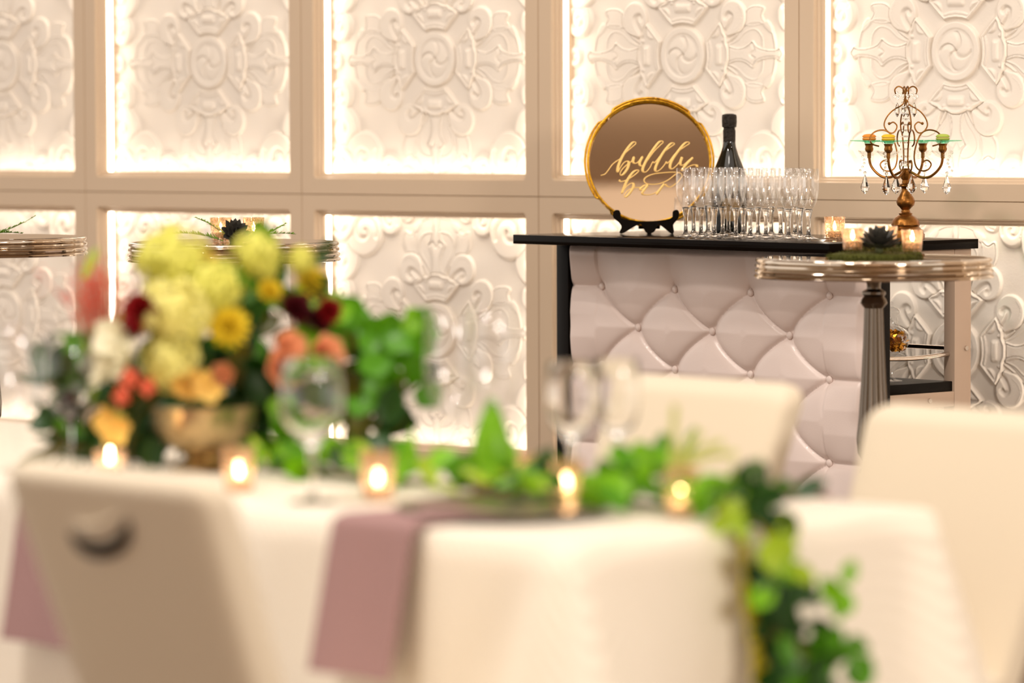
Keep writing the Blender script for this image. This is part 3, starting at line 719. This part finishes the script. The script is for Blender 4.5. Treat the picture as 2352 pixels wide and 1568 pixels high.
def fern(loc, az, L, label, droop=.35, rise=.35, seed=0, nleaf=44, wl=.033):
    rg = random.Random(seed)
    t = thing('fern_sprig', label, 'fern', loc, az, 'fern sprigs on cocktail tables')
    pts = [Vector((L * q, L * .12 * math.sin(3 * q + seed), .004 + L * (rise * q - droop * q * q))) for q in [i / 16 for i in range(17)]]
    MB().tube(pts, [.0011 - .0007 * i / 16 for i in range(17)], 5).obj('stem', M_fern, t)
    mb = MB()
    for i in range(nleaf):
        q = .06 + .94 * i / nleaf; k = min(15, int(q * 16)); p = pts[k].lerp(pts[k + 1], q * 16 - k)
        for sd in (1, -1):
            ln = wl * (1 - .75 * q) * rg.uniform(.8, 1.2); b = sd * rg.uniform(.9, 1.35)
            d = Vector((math.cos(b), math.sin(b), rg.uniform(.05, .5))).normalized() * ln; s = Vector((1, 0, .3)) * .0021
            mb.add([tuple(p - s), tuple(p + d * .6 - s * .8), tuple(p + d), tuple(p + d * .6 + s), tuple(p + s)], [(0, 1, 2, 3, 4)])
    o = mb.obj('leaflets', M_fern, t, False); tag(o, kind='stuff')
    return t
def on_t(T, px, py): 
    q = at_z(px, py, TZ); return Vector((q.x, q.y, TZ))
TZR = 1.0290
moss((TA[0] - .0, TA[1] - .02, TZR), 'olive green moss bed on the cocktail table before the bar', .115, 2600, 3, .026)
moss((TA[0] + .075, TA[1] + .10, TZR), 'small tuft of dark moss behind candles on cocktail table', .05, 700, 5, .035)
succulent((TA[0] + .005, TA[1] - .075, TZR + .012), 'dark rosette succulent lying on moss of table before the bar', 1.12, 4, (R(14), 0))
votive((TA[0] - .055, TA[1] - .055, TZR + .018), 'lit mercury glass votive left of succulent on cocktail table before bar', .052, .026)
votive((TA[0] + .085, TA[1] - .06, TZR + .014), 'lit mercury glass votive right of succulent on cocktail table before bar', .052, .026)
votive((TA[0] + .035, TA[1] + .05, TZR + .022), 'lit mercury glass votive directly behind succulent near the bar', .050, .026)
succulent((TB[0] + .0, TB[1] - .05, TZ + .012), 'dark rosette succulent before two votives on left cocktail table', .85, 9, (R(60), 0))
votive((TB[0] - .035, TB[1] + .03, TZ), 'lit mercury votive left behind succulent on the left cocktail table', .060, .028)
votive((TB[0] + .048, TB[1] + .03, TZ), 'lit mercury votive right behind succulent on the left cocktail table', .060, .028)
fern((TB[0] - .02, TB[1] - .06, TZ), R(176), .16, 'feathery green fern sprig reaching left from succulent', .30, .38, 1)
fern((TB[0] + .02, TB[1] - .05, TZ), R(2), .14, 'feathery green fern sprig reaching right from succulent', .25, .36, 2)
fern((TB[0] - .0, TB[1] - .02, TZ), R(158), .11, 'short fern sprig rising left beside votive', .1, .62, 3)
fern((TB[0] + .03, TB[1] - .01, TZ), R(20), .11, 'short fern sprig curling up at the right of votives', -.15, .22, 4)
fern((TC[0] + .0, TC[1] - .05, TZ), R(10), .14, 'fern sprig on cocktail table at left picture edge', -.25, .12, 5)
fern((TC[0] - .02, TC[1] - .08, TZ), R(-8), .13, 'second fern sprig lying low on cocktail table at left edge', .15, .2, 6)

# ------------------------------------------------------------------ dining table in the foreground
TAB = Vector((.0748, 5.5976, 0)); TH_ = .763; TL, TW = 2.55, .76
def tp(x, y, z=TH_): return TAB + bx * x + by * y + Vector((0, 0, z))
tbl = thing('dining_table', 'long dining table hidden under ivory satin cloth in the foreground', 'table', TAB, -PSI)
bevel_box(-TL, -.005, .005, TW - .005, .738, .757, .004, 2).obj('table_top', mat('plywood', (170, 130, 90), .6), tbl)
for x in (-TL + .1, -.1):
    for y in (.1, TW - .1):
        MB().tube([(x, y, 0), (x, y, .738)], .018, 10).obj('leg', M_chrome, tbl)
def cloth():
    mb = MB(); per = []
    hx0, hx1, hy0, hy1, r = -TL, 0, 0, TW, .018
    def side(x0, y0, x1, y1, n, nx, ny):
        for i in range(n): t = i / n; per.append((x0 + (x1 - x0) * t, y0 + (y1 - y0) * t, nx, ny, 0.))
    def corner(cx, cy_, a0):
        for i in range(8):
            a = R(a0 + 90 * i / 8); per.append((cx + r * math.cos(a), cy_ + r * math.sin(a), math.cos(a), math.sin(a), 1.))
    side(hx0 + r, hy0, hx1 - r, hy0, 120, 0, -1); corner(hx1 - r, hy0 + r, -90)
    side(hx1, hy0 + r, hx1, hy1 - r, 44, 1, 0); corner(hx1 - r, hy1 - r, 0)
    side(hx1 - r, hy1, hx0 + r, hy1, 120, 0, 1); corner(hx0 + r, hy1 - r, 90)
    side(hx0, hy1 - r, hx0, hy0 + r, 44, -1, 0); corner(hx0 + r, hy0 + r, 180)
    n = len(per); rows = 22; v = []; f = []
    cr_ = [(hx1, hy0), (hx1, hy1), (hx0, hy0), (hx0, hy1)]
    for j in range(rows + 1):
        t = j / rows; z = TH_ - (TH_ - .015) * t ** 1.15 if j > 1 else (TH_ if j == 0 else TH_ - .006)
        for i, (x, y, nx, ny, c) in enumerate(per):
            ins = .010 if j == 0 else (.002 if j == 1 else 0)
            dc = min(math.hypot(x - a, y - b) for a, b in cr_)
            fl = .032 * t + .20 * t * math.exp(-(dc / (.05 + .14 * t)) ** 2)
            wob = t * (.010 * math.sin(i * .42 + 1.3) * math.sin(i * .11) + .008 * math.sin(i * .23 + 2))
            o = fl + wob - ins
            v.append((x + nx * o, y + ny * o, z))
    for j in range(rows):
        for i in range(n): f.append((j * n + i, (j + 1) * n + i, (j + 1) * n + (i + 1) % n, j * n + (i + 1) % n))
    f.append(tuple(range(n)))
    return mb.add(v, f)
tc = cloth().obj('tablecloth', M_cloth, None, True, 60)
tc.location = TAB; tc.rotation_euler = (0, 0, -PSI)
tag(tc, 'floor length ivory satin cloth draped over the long dining table', 'tablecloth')

# covered chairs
def loft(secs, n=40, p=3.0):
    """secs: (cx, cy, z, half width, half depth)"""
    mb = MB(); v = []; f = []
    for cx, cy_, z, a, b in secs:
        for i in range(n):
            t = 2 * math.pi * i / n; c, s = math.cos(t), math.sin(t)
            v.append((cx + a * math.copysign(abs(c) ** (2 / p), c), cy_ + b * math.copysign(abs(s) ** (2 / p), s), z))
    m = len(secs)
    for j in range(m - 1):
        for i in range(n): f.append((j * n + i, j * n + (i + 1) % n, (j + 1) * n + (i + 1) % n, (j + 1) * n + i))
    f.append(tuple(range(n - 1, -1, -1))); f.append(tuple((m - 1) * n + i for i in range(n)))
    return mb.add(v, f)
def chair(name_label, handle):
    t = thing('banquet_chair', name_label, 'chair', (0, 0, 0), 0, 'covered banquet chairs round the table')
    top, secs = .890, []
    for z in [.40, .46, .52, .58, .64, .70, .76, .80, .83] + [.83 + .06 * k / 10 for k in range(1, 11)]:
        q = (z - .40) / .49
        cyy = -.165 - .175 * q; hw = .205 + .030 * q; hd = .040 - .001 * q
        dtop = top - z
        if dtop < .045: hw = hw - .045 + math.sqrt(max(0, .045 ** 2 - (.045 - dtop) ** 2))
        if dtop < .030: hd = hd * max(.05, math.sqrt(max(0, 1 - (1 - dtop / .030) ** 2)))
        secs.append((0, cyy, z, hw, hd))
    loft(secs, 48, 5).obj('backrest_cover', M_cover, t, True, 60)
    loft([(0, -.005, .40, .215, .185), (0, -.005, .455, .225, .192), (0, -.005, .472, .222, .188), (0, -.005, .480, .20, .17), (0, -.005, .483, .10, .09), (0, -.005, .484, .004, .004)], 48, 6).obj('seat_cover', M_cover, t, True, 60)
    mb = MB(); n = 96; rows = 8; v = []
    for j in range(rows + 1):
        for i in range(n):
            a = 2 * math.pi * i / n; c, s = math.cos(a), math.sin(a)
            x, y = math.copysign(abs(c) ** .36, c), math.copysign(abs(s) ** .36, s)
            cor = abs(math.sin(2 * a)) ** 5
            zb = .015 + .27 * (1 - cor) ** .8; q = j / rows
            z = .42 + (zb - .42) * q; k = .213 + .03 * (.42 - z) / .4 - .055 * (1 - cor) * math.sin(math.pi * min(1, q)) * .5
            v.append((x * k, -.005 + y * k * .88, z))
    mb.add(v, [(j * n + i, (j + 1) * n + i, (j + 1) * n + (i + 1) % n, j * n + (i + 1) % n) for j in range(rows) for i in range(n)])
    mb.obj('skirt_cover', M_cover, t, True, 60)
    if handle:
        hz = .808; q = (hz - .40) / .49; hy = -.165 - .175 * q - (.040 - .001 * q)
        sl = math.atan2(.175, .49)
        hb = MB(); nn2 = 40; v = []
        for lay in (0, .004):
            for i in range(nn2):
                a = 2 * math.pi * i / nn2; x = .064 * math.cos(a); zz = .024 * math.sin(a)
                if zz > 0: zz = -.010 + .016 * (x / .064) ** 2 * 1.0
                v.append((x * 1.0 , -lay, zz + .15 * x))
        hb.add(v, [tuple(range(nn2 - 1, -1, -1)), tuple(range(nn2, 2 * nn2))] + [(i, (i + 1) % nn2, nn2 + (i + 1) % nn2, nn2 + i) for i in range(nn2)])
        o = hb.obj('handle_shade', M_shade, t, False); o.location = (-.012, hy + .001, hz - .006); o.scale = (1.15, 1, 1.6); o.rotation_euler = (sl, 0, 0); o['label'] = 'dark plate painted as shade of the handle opening'  # dark plate on the cover, painting in the shade of the opening
        lp = MB().tube(spline([(-.066, 0, .002), (-.04, -.006, -.010), (0, -.009, -.006), (.04, -.006, .006), (.068, 0, .020)], 5), [.002] + [.0035] * 19 + [.002], 8).obj('handle_flap', M_cover, t)
        lp.location = (-.012, hy, hz + .012); lp.rotation_euler = (sl, 0, 0)
    return t
ch = chair('ivory covered banquet chair seen from behind with handle opening painted dark', True)
ch.location = tp(-.272, -.245, 0); ch.rotation_euler = (0, 0, -PSI)
ch2 = chair('ivory covered banquet chair beyond the table facing us before tufted bar', False)
ch2.location = tp(-1.045, .955, 0); ch2.rotation_euler = (0, 0, -PSI + math.pi)
dup(ch2, tp(-.315, .875, 0), -PSI + math.pi, 'ivory covered banquet chair cut off by the right picture edge').scale = (1, 1, .985)

# napkins
def napkin(x0, x1, y_in, hang, edge, label, ax=0.0, seed=0):
    sg_ = -1 if edge == 0 else 1; y_e = edge
    path = [(y_e - sg_ * y_in, TH_ + .006), (y_e - sg_ * .03, TH_ + .006), (y_e + sg_ * .004, TH_ + .004), (y_e + sg_ * .016, TH_ - .010), (y_e + sg_ * .024, TH_ - .05), (y_e + sg_ * .040, TH_ - hang * .6), (y_e + sg_ * .058, TH_ - hang)]
    sp = spline([(0, a, b) for a, b in path], 6); m = len(sp); nx = 14; mb = MB(); v = []
    for lay in (0, .005):
        for j, p in enumerate(sp):
            t = j / (m - 1)
            for i in range(nx + 1):
                u = i / nx; wv = .004 * math.sin(6 * u + seed) * t
                v.append((x0 + (x1 - x0) * u + ax * t, p.y + sg_ * (wv + lay * (1 if t > .4 else 0)), p.z + lay * (1 if t <= .5 else 0)))
    N = m * (nx + 1); f = []
    for lay in range(2):
        for j in range(m - 1):
            for i in range(nx):
                q = lay * N + j * (nx + 1) + i; f.append((q, q + 1, q + nx + 2, q + nx + 1))
    for j in range(m - 1):
        for i in (0, nx): q = j * (nx + 1) + i; f.append((q, q + nx + 1, N + q + nx + 1, N + q))
    for i in range(nx):
        for j in (0, m - 1): q = j * (nx + 1) + i; f.append((q, q + 1, N + q + 1, N + q))
    mb.add(v, f); o = mb.obj('napkin', M_nap, None, True, 50); o.location = TAB; o.rotation_euler = (0, 0, -PSI)
    return tag(o, label, 'napkin', 'mauve napkins')
napkin(-.490, -.305, .16, .222, 0, 'mauve linen napkin hanging over table edge at the silver charger', -.012, 1)
napkin(-1.31, -1.12, .16, .252, 0, 'mauve napkin hanging behind left chair, mostly hidden', 0, 2)
napkin(-.42, -.24, .14, .20, TW, 'mauve napkin folded over the far edge of the table', 0, 3)

# charger plate
cp = MB().lathe([(.0001, .004), (.105, .004), (.118, .006), (.150, .014), (.162, .017), (.163, .0145), (.150, .010), (.118, .001), (.0001, .001)], 64, cap=False).obj('charger_plate', M_pewter, None)
cp.location = tp(-.365, .205, TH_ + .001); tag(cp, 'round silver charger plate at the table edge', 'plate')

# wine glasses
def goblet(x, y, label, h=.215, r=.046, m=None):
    pr = [(.0001, .0005), (.036, .0005), (.036, .002), (.010, .006), (.0055, .012), (.0048, .04), (.0052, .075), (.010, .088), (.028, .104), (r * .93, .128), (r, .152), (r * .97, .178), (r * .90, h - .001), (r * .885, h), (r * .87, h - .001), (r * .94, .178), (r * .97, .152), (r * .90, .130), (.026, .107), (.008, .096), (.0001, .094)]
    k = h / .215
    pr = [(a, z if z < .09 else .09 + (z - .09) * (h - .09) / (.215 - .09) if z < .2 else z) for a, z in pr]
    o = MB().lathe(pr, 36, cap=False).obj('wine_glass', m or M_glass, None, True, 60); o.location = tp(x, y, TH_ + .0008)
    return tag(o, label, 'glass', 'wine glasses on the dining table')
goblet(-.721, .12, 'large clear water goblet between two votives beside the flower arrangement', .225, .051)
goblet(-.549, .51, 'clear wine glass left of pair before the bar black post', .21, .040)
goblet(-.545, .605, 'clear wine glass right of the pair standing before the bar', .21, .038)
goblet(-.985, .63, 'tall clear wine glass behind the green foliage, left one', .275, .046, M_thin)
goblet(-.905, .655, 'tall clear wine glass behind the small moss cone', .285, .044, M_thin)
goblet(-1.50, .10, 'clear wine glass at the left picture edge', .255, .044, M_thin)
goblet(-1.43, .16, 'second clear wine glass just inside left picture edge', .235, .042)

for (x, y, h, lb) in ((-.678, .217, .078, 'lit votive behind the mauve napkin, left of the moss cone'), (-.412, .374, .070, 'lit votive in the garland behind the silver charger'), (-.154, .372, .074, 'lit votive nearest the right end of table garland'), (-.945, .148, .072, 'lit votive right behind the left chair back'), (-1.30, .15, .046, 'lit votive below the flower bowl behind chair'), (-.600, .475, .060, 'small lit votive just right of the green moss cone')):
    votive(tp(x, y, TH_ + .0008), lb, h, .027 if h < .075 else .0285)

# ------------------------------------------------------------------ flowers and leaves
def bloom_mesh(kind, m, seed=0):
    rg = random.Random(seed); mb = MB()
    if kind == 'rose':
        for ring, (n, el, L, W, cu, y0) in enumerate(((6, .25, 1.0, .52, .30, 0), (6, .65, .92, .48, .10, .05), (5, .98, .85, .42, -.12, .1), (5, 1.2, .78, .34, -.22, .12), (4, 1.4, .70, .24, -.25, .14))):
            for k in range(n): petal(mb, (0, 0, y0 - .25), 2 * math.pi * (k + .5 * ring + rg.uniform(-.1, .1)) / n, el, L, W, cu, .35, 5)
    elif kind == 'dahlia':
        for ring, (n, el, L) in enumerate(((14, .05, 1.0), (14, .32, .96), (12, .6, .88), (10, .9, .76), (8, 1.2, .6))):
            for k in range(n): petal(mb, (0, 0, -.2 + .05 * ring), 2 * math.pi * (k + .5 * ring) / n, el, L * rg.uniform(.92, 1.05), .17, .12, .5, 4)
    elif kind == 'hydrangea':
        for i in range(84):
            z = 1 - 1.7 * (i + .5) / 84; a = i * 2.39996; q = math.sqrt(max(0, 1 - z * z)); d = Vector((q * math.cos(a), q * math.sin(a), z))
            e = d.to_track_quat('Z', 'Y').to_matrix(); sc = rg.uniform(.20, .30); c = d * rg.uniform(.55, 1.12); t0 = rg.random() * 1.6
            for k in range(4):
                b = t0 + k * math.pi / 2
                pts = [(0, 0, 0), (sc * math.cos(b - .55), sc * math.sin(b - .55), .03), (sc * 1.25 * math.cos(b), sc * 1.25 * math.sin(b), -.02), (sc * math.cos(b + .55), sc * math.sin(b + .55), .03)]
                mb.add([tuple(c + e @ Vector(p)) for p in pts], [(0, 1, 2, 3)])
        mb.ball((0, 0, 0), .50, 12)
    elif kind == 'orchid':
        for k in range(3): petal(mb, (0, 0, -.1), R(90 + 120 * k), .15, 1.0, .30, .1, .2, 6)
        for k in range(2): petal(mb, (0, 0, -.05), R(20 + 140 * k), .25, 1.0, .50, .05, .2, 6)
        petal(mb, (0, 0, 0), R(-90), .8, .5, .22, .6, .6, 5)
        mb.ball((0, 0, .08), .12, 8)
    elif kind == 'bud':
        for k in range(5): petal(mb, (0, 0, -.5), 2 * math.pi * k / 5, 1.1, 1.2, .5, -.3, .5, 5)
        mb.ball((0, 0, .05), .45, 8, (1, 1, 1.2))
    return mb.mesh(kind, m)
FL = {}
def bl(kind, cname, rgb):
    if (kind, cname) not in FL: FL[(kind, cname)] = bloom_mesh(kind, leafmat('petal_' + cname, rgb, .3, .6, .12), len(FL))
    return FL[(kind, cname)]
LEAF = {}
def leaf_me(cname, rgb, shape='ovate'):
    key = (cname, shape)
    if key not in LEAF:
        mb = MB(); petal(mb, (0, 0, 0), 0, .0, 1.0, .34 if shape == 'ovate' else .13 if shape == 'narrow' else .46, .12, .18, 7)
        LEAF[key] = mb.mesh('leaf', leafmat('leaf_' + cname, rgb, .3, .38, .2))
    return LEAF[key]
G1, G2, G3, G4, G5 = ('dark', (34, 74, 14)), ('mid', (84, 150, 10)), ('bright', (130, 194, 22)), ('lime', (176, 206, 52)), ('olive', (96, 92, 26))
def place(root, name, me, px, py, Y, size_px, facing=None, rgn=rnd, roll=None):
    p = at_y(px, py, Y); s = size_px * Y / FPX
    o = bpy.data.objects.new(name, me); col.objects.link(o); o.parent = root
    inv = Matrix.Rotation(-root.rotation_euler.z, 4, 'Z')
    o.location = inv @ (p - root.location); o.scale = (s, s, s)
    q = Vector(facing).to_track_quat('Z', 'Y') if facing is not None else Euler((rgn.uniform(0, 6.28),) * 3).to_quaternion()
    q = q @ Euler((0, 0, rgn.uniform(0, 6.28) if roll is None else roll)).to_quaternion()
    o.rotation_mode = 'QUATERNION'; o.rotation_quaternion = inv.to_quaternion() @ q
    return o
AY = 6.85
ab = at_z(470, 1078, TH_); ab = Vector((ab.x, ab.y, TH_ + .001))
arr = thing('flower_arrangement', 'lush yellow, peach and burgundy flower arrangement in a champagne mercury bowl', 'flowers', ab)
MB().lathe([(.0001, .0), (.058, .0), (.060, .006), (.038, .014), (.032, .020), (.040, .028), (.072, .046), (.087, .074), (.092, .108), (.089, .110), (.082, .078), (.0001, .05)], 48, cap=False).obj('compote_bowl', M_champ, arr)
AC = at_y(480, 860, AY)
def fl(kind, cname, rgb, px, py, rpx, dY=-.06, name=None):
    p = at_y(px, py, AY + dY); d = (p - AC); fx = Vector((d.x, d.y - .13, d.z + .03)).normalized()
    return place(arr, name or kind, bl(kind, cname, rgb), px, py, AY + dY, rpx, fx)
YG, YL, YE, CR, PE, CO, BU, RE, OR = ('yellowgreen', (238, 236, 118)), ('pale_yellow', (253, 242, 150)), ('yellow', (246, 220, 60)), ('cream', (255, 246, 214)), ('peach', (255, 184, 140)), ('coral', (246, 126, 92)), ('burgundy', (92, 14, 26)), ('red', (150, 12, 18)), ('amber', (252, 208, 110))
for q in [('hydrangea', YG, 395, 605, 84, -.02), ('hydrangea', YG, 590, 590, 58, -.02), ('hydrangea', YL, 405, 720, 80, -.12), ('hydrangea', YL, 395, 830, 66, -.12), ('hydrangea', YG, 495, 665, 64, -.08), ('dahlia', YE, 718, 652, 56, 0), ('dahlia', YE, 525, 750, 58, -.12), ('orchid', CR, 280, 765, 80, -.10), ('orchid', CR, 245, 840, 74, -.10), ('hydrangea', CR, 262, 820, 52, -.04),
          ('dahlia', RE, 325, 715, 58, -.14), ('dahlia', BU, 318, 740, 48, -.12), ('dahlia', BU, 680, 708, 50, -.06), ('dahlia', RE, 757, 712, 40, -.08), ('dahlia', BU, 735, 735, 40, -.05), ('rose', PE, 655, 845, 62, -.16), ('rose', PE, 665, 800, 50, -.15), ('rose', PE, 748, 815, 56, -.13), ('bud', CO, 303, 868, 34, -.16), ('bud', CO, 342, 888, 30, -.16), ('bud', CO, 285, 908, 32, -.15), ('dahlia', OR, 432, 880, 46, -.15), ('orchid', OR, 478, 888, 44, -.16),
          ('orchid', OR, 262, 975, 56, -.14), ('dahlia', YL, 270, 975, 40, -.12), ('dahlia', BU, 162, 932, 44, -.06), ('rose', PE, 510, 860, 34, -.10), ('rose', PE, 880, 770, 40, .02), ('hydrangea', YG, 690, 600, 34, 0), ('dahlia', YE, 620, 668, 36, -.05), ('dahlia', OR, 470, 600, 40, .02)]:
    fl(q[0], q[1][0], q[1][1], *q[2:])
rl = random.Random(21)
def leaves(root, spec, Yb, rg=rl):
    for c, px, py, sx, sy, n, size, sh in spec:
        for _ in range(n):
            place(root, 'leaf', leaf_me(c[0], c[1], sh), px + rg.gauss(0, sx), py + rg.gauss(0, sy), Yb + rg.uniform(-.06, .12), size * rg.uniform(.9, 1.5), (rg.uniform(-.6, .6), -1, rg.uniform(-.2, .9)), rg)
leaves(arr, [(G1, 390, 850, 30, 30, 7, 75, 'ovate'), (G1, 590, 870, 30, 30, 7, 75, 'ovate'), (G5, 350, 930, 40, 30, 6, 75, 'ovate'), (G1, 680, 900, 40, 40, 8, 75, 'ovate'), (G2, 600, 640, 40, 30, 5, 65, 'ovate'), (G1, 480, 800, 90, 70, 12, 85, 'ovate'), (G1, 420, 960, 110, 30, 10, 80, 'ovate'), (G1, 200, 940, 50, 50, 8, 90, 'ovate'), (G2, 560, 700, 60, 50, 6, 70, 'ovate')], AY + .08)
leaves(arr, [(G1, 580, 860, 70, 60, 18, 80, 'ovate'), (G5, 560, 800, 80, 60, 10, 60, 'ovate'), (G1, 600, 950, 60, 40, 10, 80, 'ovate'), (G1, 450, 930, 90, 30, 8, 60, 'ovate'), (G2, 640, 640, 40, 40, 5, 70, 'ovate'), (G1, 640, 690, 50, 40, 8, 70, 'ovate'), (G3, 735, 750, 24, 12, 4, 75, 'round'),
    (G2, 860, 785, 42, 28, 20, 62, 'round'), (G2, 930, 795, 28, 20, 10, 56, 'round'), (G2, 890, 860, 40, 30, 14, 60, 'round'), (G3, 940, 780, 25, 20, 3, 60, 'round'), (G1, 850, 940, 60, 60, 12, 80, 'ovate'), (G5, 820, 890, 40, 60, 10, 70, 'ovate'), (G5, 880, 930, 40, 50, 8, 60, 'narrow'),
    (G3, 628, 985, 18, 22, 5, 60, 'round'), (G2, 640, 1010, 20, 20, 4, 50, 'round'), (G4, 205, 800, 20, 50, 7, 70, 'narrow'), (G2, 180, 860, 30, 50, 8, 70, 'ovate'), (G1, 180, 960, 50, 50, 14, 80, 'narrow'), (G1, 270, 1020, 60, 20, 10, 60, 'narrow'), (G5, 150, 1000, 30, 40, 8, 70, 'narrow'), (G1, 330, 960, 40, 50, 8, 70, 'ovate'), (G1, 390, 990, 40, 30, 5, 50, 'ovate'), (G1, 705, 620, 12, 20, 2, 80, 'narrow')], AY)
# wispy pink plumes
mb = MB()
for i in range(46):
    p0 = at_y(250 + rl.gauss(0, 10), 850, AY); p1 = at_y(215 + rl.gauss(0, 34), 670 + rl.gauss(0, 34), AY + rl.uniform(-.05, .05))
    pts = [p0.lerp(p1, t) + Vector((.004 * math.sin(9 * t + i), 0, 0)) - ab for t in [k / 6 for k in range(7)]]
    mb.tube(pts, .0011, 3)
    for k in range(7): mb.ball(tuple(p1 - ab + Vector((rl.gauss(0, .008), rl.gauss(0, .008), rl.gauss(0, .012)))), .0024, 4)
o = mb.obj('smoke_plume', leafmat('plume_pink', (236, 120, 96), .4, .7), arr); tag(o, kind='stuff')
for i, (px, py) in enumerate(((100, 1050), (150, 1050), (200, 1050), (240, 1050), (300, 1050))):
    p0 = at_y(px, 1075, AY) - ab; p1 = at_y(300 + 20 * i, 900, AY) - ab
    MB().tube(spline([tuple(p0), tuple(p0.lerp(p1, .5) + Vector((-.02, 0, .02))), tuple(p1)], 6), .004, 6).obj('stem', leafmat('leaf_olive', G5[1]), arr)

# garland along the table and over its end
gr = thing('garland', 'leafy green garland running along table centre and spilling over its end', 'garland', tp(-.55, .38, TH_ + .001), 0)
gp = [tp(-1.15, .37, TH_ + .012), tp(-.8, .36, TH_ + .014), tp(-.5, .40, TH_ + .014), tp(-.2, .39, TH_ + .014), tp(-.02, .385, TH_ + .014), tp(.035, .385, TH_ - .03), tp(.065, .40, TH_ - .16), tp(.09, .42, TH_ - .33), tp(.12, .43, TH_ - .52)]
MB().tube([tuple(p - gr.location) for p in spline([tuple(p) for p in gp], 8)], .005, 6).obj('stem', leafmat('leaf_olive', G5[1]), gr)
rg2 = random.Random(5)
def gl_leaf(x, y, z, L, c, sh, dirv):
    o = bpy.data.objects.new('leaf', leaf_me(c[0], c[1], sh)); col.objects.link(o); o.parent = gr
    o.location = tp(x, y, z) - gr.location; o.scale = (L,) * 3
    o.rotation_mode = 'QUATERNION'; o.rotation_quaternion = Vector(dirv).to_track_quat('X', 'Z') @ Euler((rg2.uniform(-1.2, 1.2), 0, 0)).to_quaternion()
for i in range(150):
    x = rg2.uniform(-1.15, -.02); c = rg2.choice((G2, G3, G3, G2, G4, G1)); d = bx * rg2.uniform(-1, 1) + by * rg2.uniform(-1, 1) + Vector((0, 0, rg2.uniform(-.1, .7)))
    gl_leaf(x, .39 + rg2.gauss(0, .045), TH_ + rg2.uniform(.008, .045), rg2.uniform(.035, .065), c, rg2.choice(('ovate', 'round', 'narrow')), d)
for i in range(26):
    x = rg2.uniform(-.33, -.24); gl_leaf(x, .41 + rg2.gauss(0, .03), TH_ + rg2.uniform(.02, .075), rg2.uniform(.04, .06), rg2.choice((G2, G3)), 'ovate', bx * rg2.uniform(-1, 1) + Vector((0, 0, rg2.uniform(0, 1))))
for i in range(22):
    x = rg2.uniform(-.11, .0); gl_leaf(x, .42 + rg2.gauss(0, .03), TH_ + rg2.uniform(.01, .065), rg2.uniform(.035, .055), rg2.choice((G2, G1, G4)), 'ovate', bx * rg2.uniform(-1, 1) + by * rg2.uniform(-1, 1) + Vector((0, 0, rg2.uniform(-.3, 1))))
for (px, py, n, sx, sy, sz, c) in ((1800, 1290, 9, 22, 22, 62, G4), (1775, 1340, 8, 20, 25, 56, G3), (1800, 1385, 10, 16, 30, 60, G1), (1925, 1350, 5, 10, 12, 48, G3), (1790, 1440, 12, 16, 30, 60, G1), (1850, 1480, 5, 18, 18, 50, G5), (1860, 1530, 10, 26, 16, 62, G2), (1830, 1560, 10, 30, 20, 60, G1), (1945, 1520, 5, 8, 16, 46, G2), (1992, 1500, 3, 6, 10, 40, G2), (1860, 1420, 4, 12, 22, 40, G1), (1735, 1150, 8, 22, 18, 52, G1), (1690, 1190, 8, 26, 10, 46, G4)):
    for _ in range(n):
        xx, yy = px + rg2.gauss(0, sx), py + rg2.gauss(0, sy)
        place(gr, 'leaf', leaf_me(c[0], c[1], 'ovate'), xx, yy, 5.80 - .05 * (yy - 1200) / 360 + rg2.uniform(-.04, .02), sz * rg2.uniform(1.0, 1.65), (rg2.uniform(-.7, .7), -1, rg2.uniform(-.2, .6)), rg2)
MA = leafmat('amaranth_yellow', (206, 190, 40), .25, .8)
for (pts, rad) in (([(1655, 1180), (1690, 1195), (1705, 1230), (1712, 1330), (1722, 1430), (1738, 1540), (1745, 1600)], .0075), ([(1690, 1185), (1740, 1195), (1765, 1230), (1785, 1290)], .007), ([(1700, 1200), (1716, 1300), (1732, 1420), (1750, 1520), (1760, 1590)], .007)):
    mb = MB()
    for p in spline(pts, 9):
        P = at_y(p.x, p.y, 5.80 - .05 * (p.y - 1200) / 360 + .012) - gr.location
        mb.ball(tuple(P + Vector((rg2.gauss(0, .002), rg2.gauss(0, .002), 0))), rad * rg2.uniform(.8, 1.2), 7)
    mb.obj('amaranthus_strand', MA, gr)
MS = leafmat('grass_stalk', (206, 210, 120), .3)
for pts in ([(1540, 1110), (1545, 1020), (1550, 930)], [(1545, 1080), (1590, 1040), (1660, 1015)], [(1550, 1075), (1620, 1050), (1690, 1040)], [(1540, 1090), (1570, 1030), (1610, 990)]):
    MB().tube([tuple(at_y(p.x, p.y, 6.0) - gr.location) for p in spline(pts, 5)], .0055, 6).obj('grass_stalk', MS, gr)

# small moss cone in amber glass
mc = thing('moss_cone', 'small green moss cone standing in an amber glass among the candles', 'topiary', tp(-.609, .394, TH_ + .001))
MB().lathe([(.0001, .0005), (.030, .0005), (.0345, .04), (.033, .04), (.028, .004), (.0001, .004)], 28, cap=False).obj('amber_glass', thin_glass('amber_thin_glass', (226, 172, 70)), mc)
mb = MB().lathe([(.022, .006), (.032, .04), (.036, .055), (.027, .10), (.014, .135), (.0001, .150)], 20)
for i in range(900):
    t = rg2.random(); a = rg2.random() * 6.283; z = .02 + .125 * t; r_ = .038 * (1 - t) ** .8 + .002
    p = Vector((r_ * math.cos(a), r_ * math.sin(a), z)); d = Vector((math.cos(a) * .5, math.sin(a) * .5, 1)).normalized() * .014; s_ = Vector((-math.sin(a), math.cos(a), 0)) * .0015
    mb.add([tuple(p - s_), tuple(p + s_), tuple(p + d)], [(0, 1, 2)])
tag(mb.obj('moss', leafmat('leaf_bright', G3[1]), mc), kind='stuff')
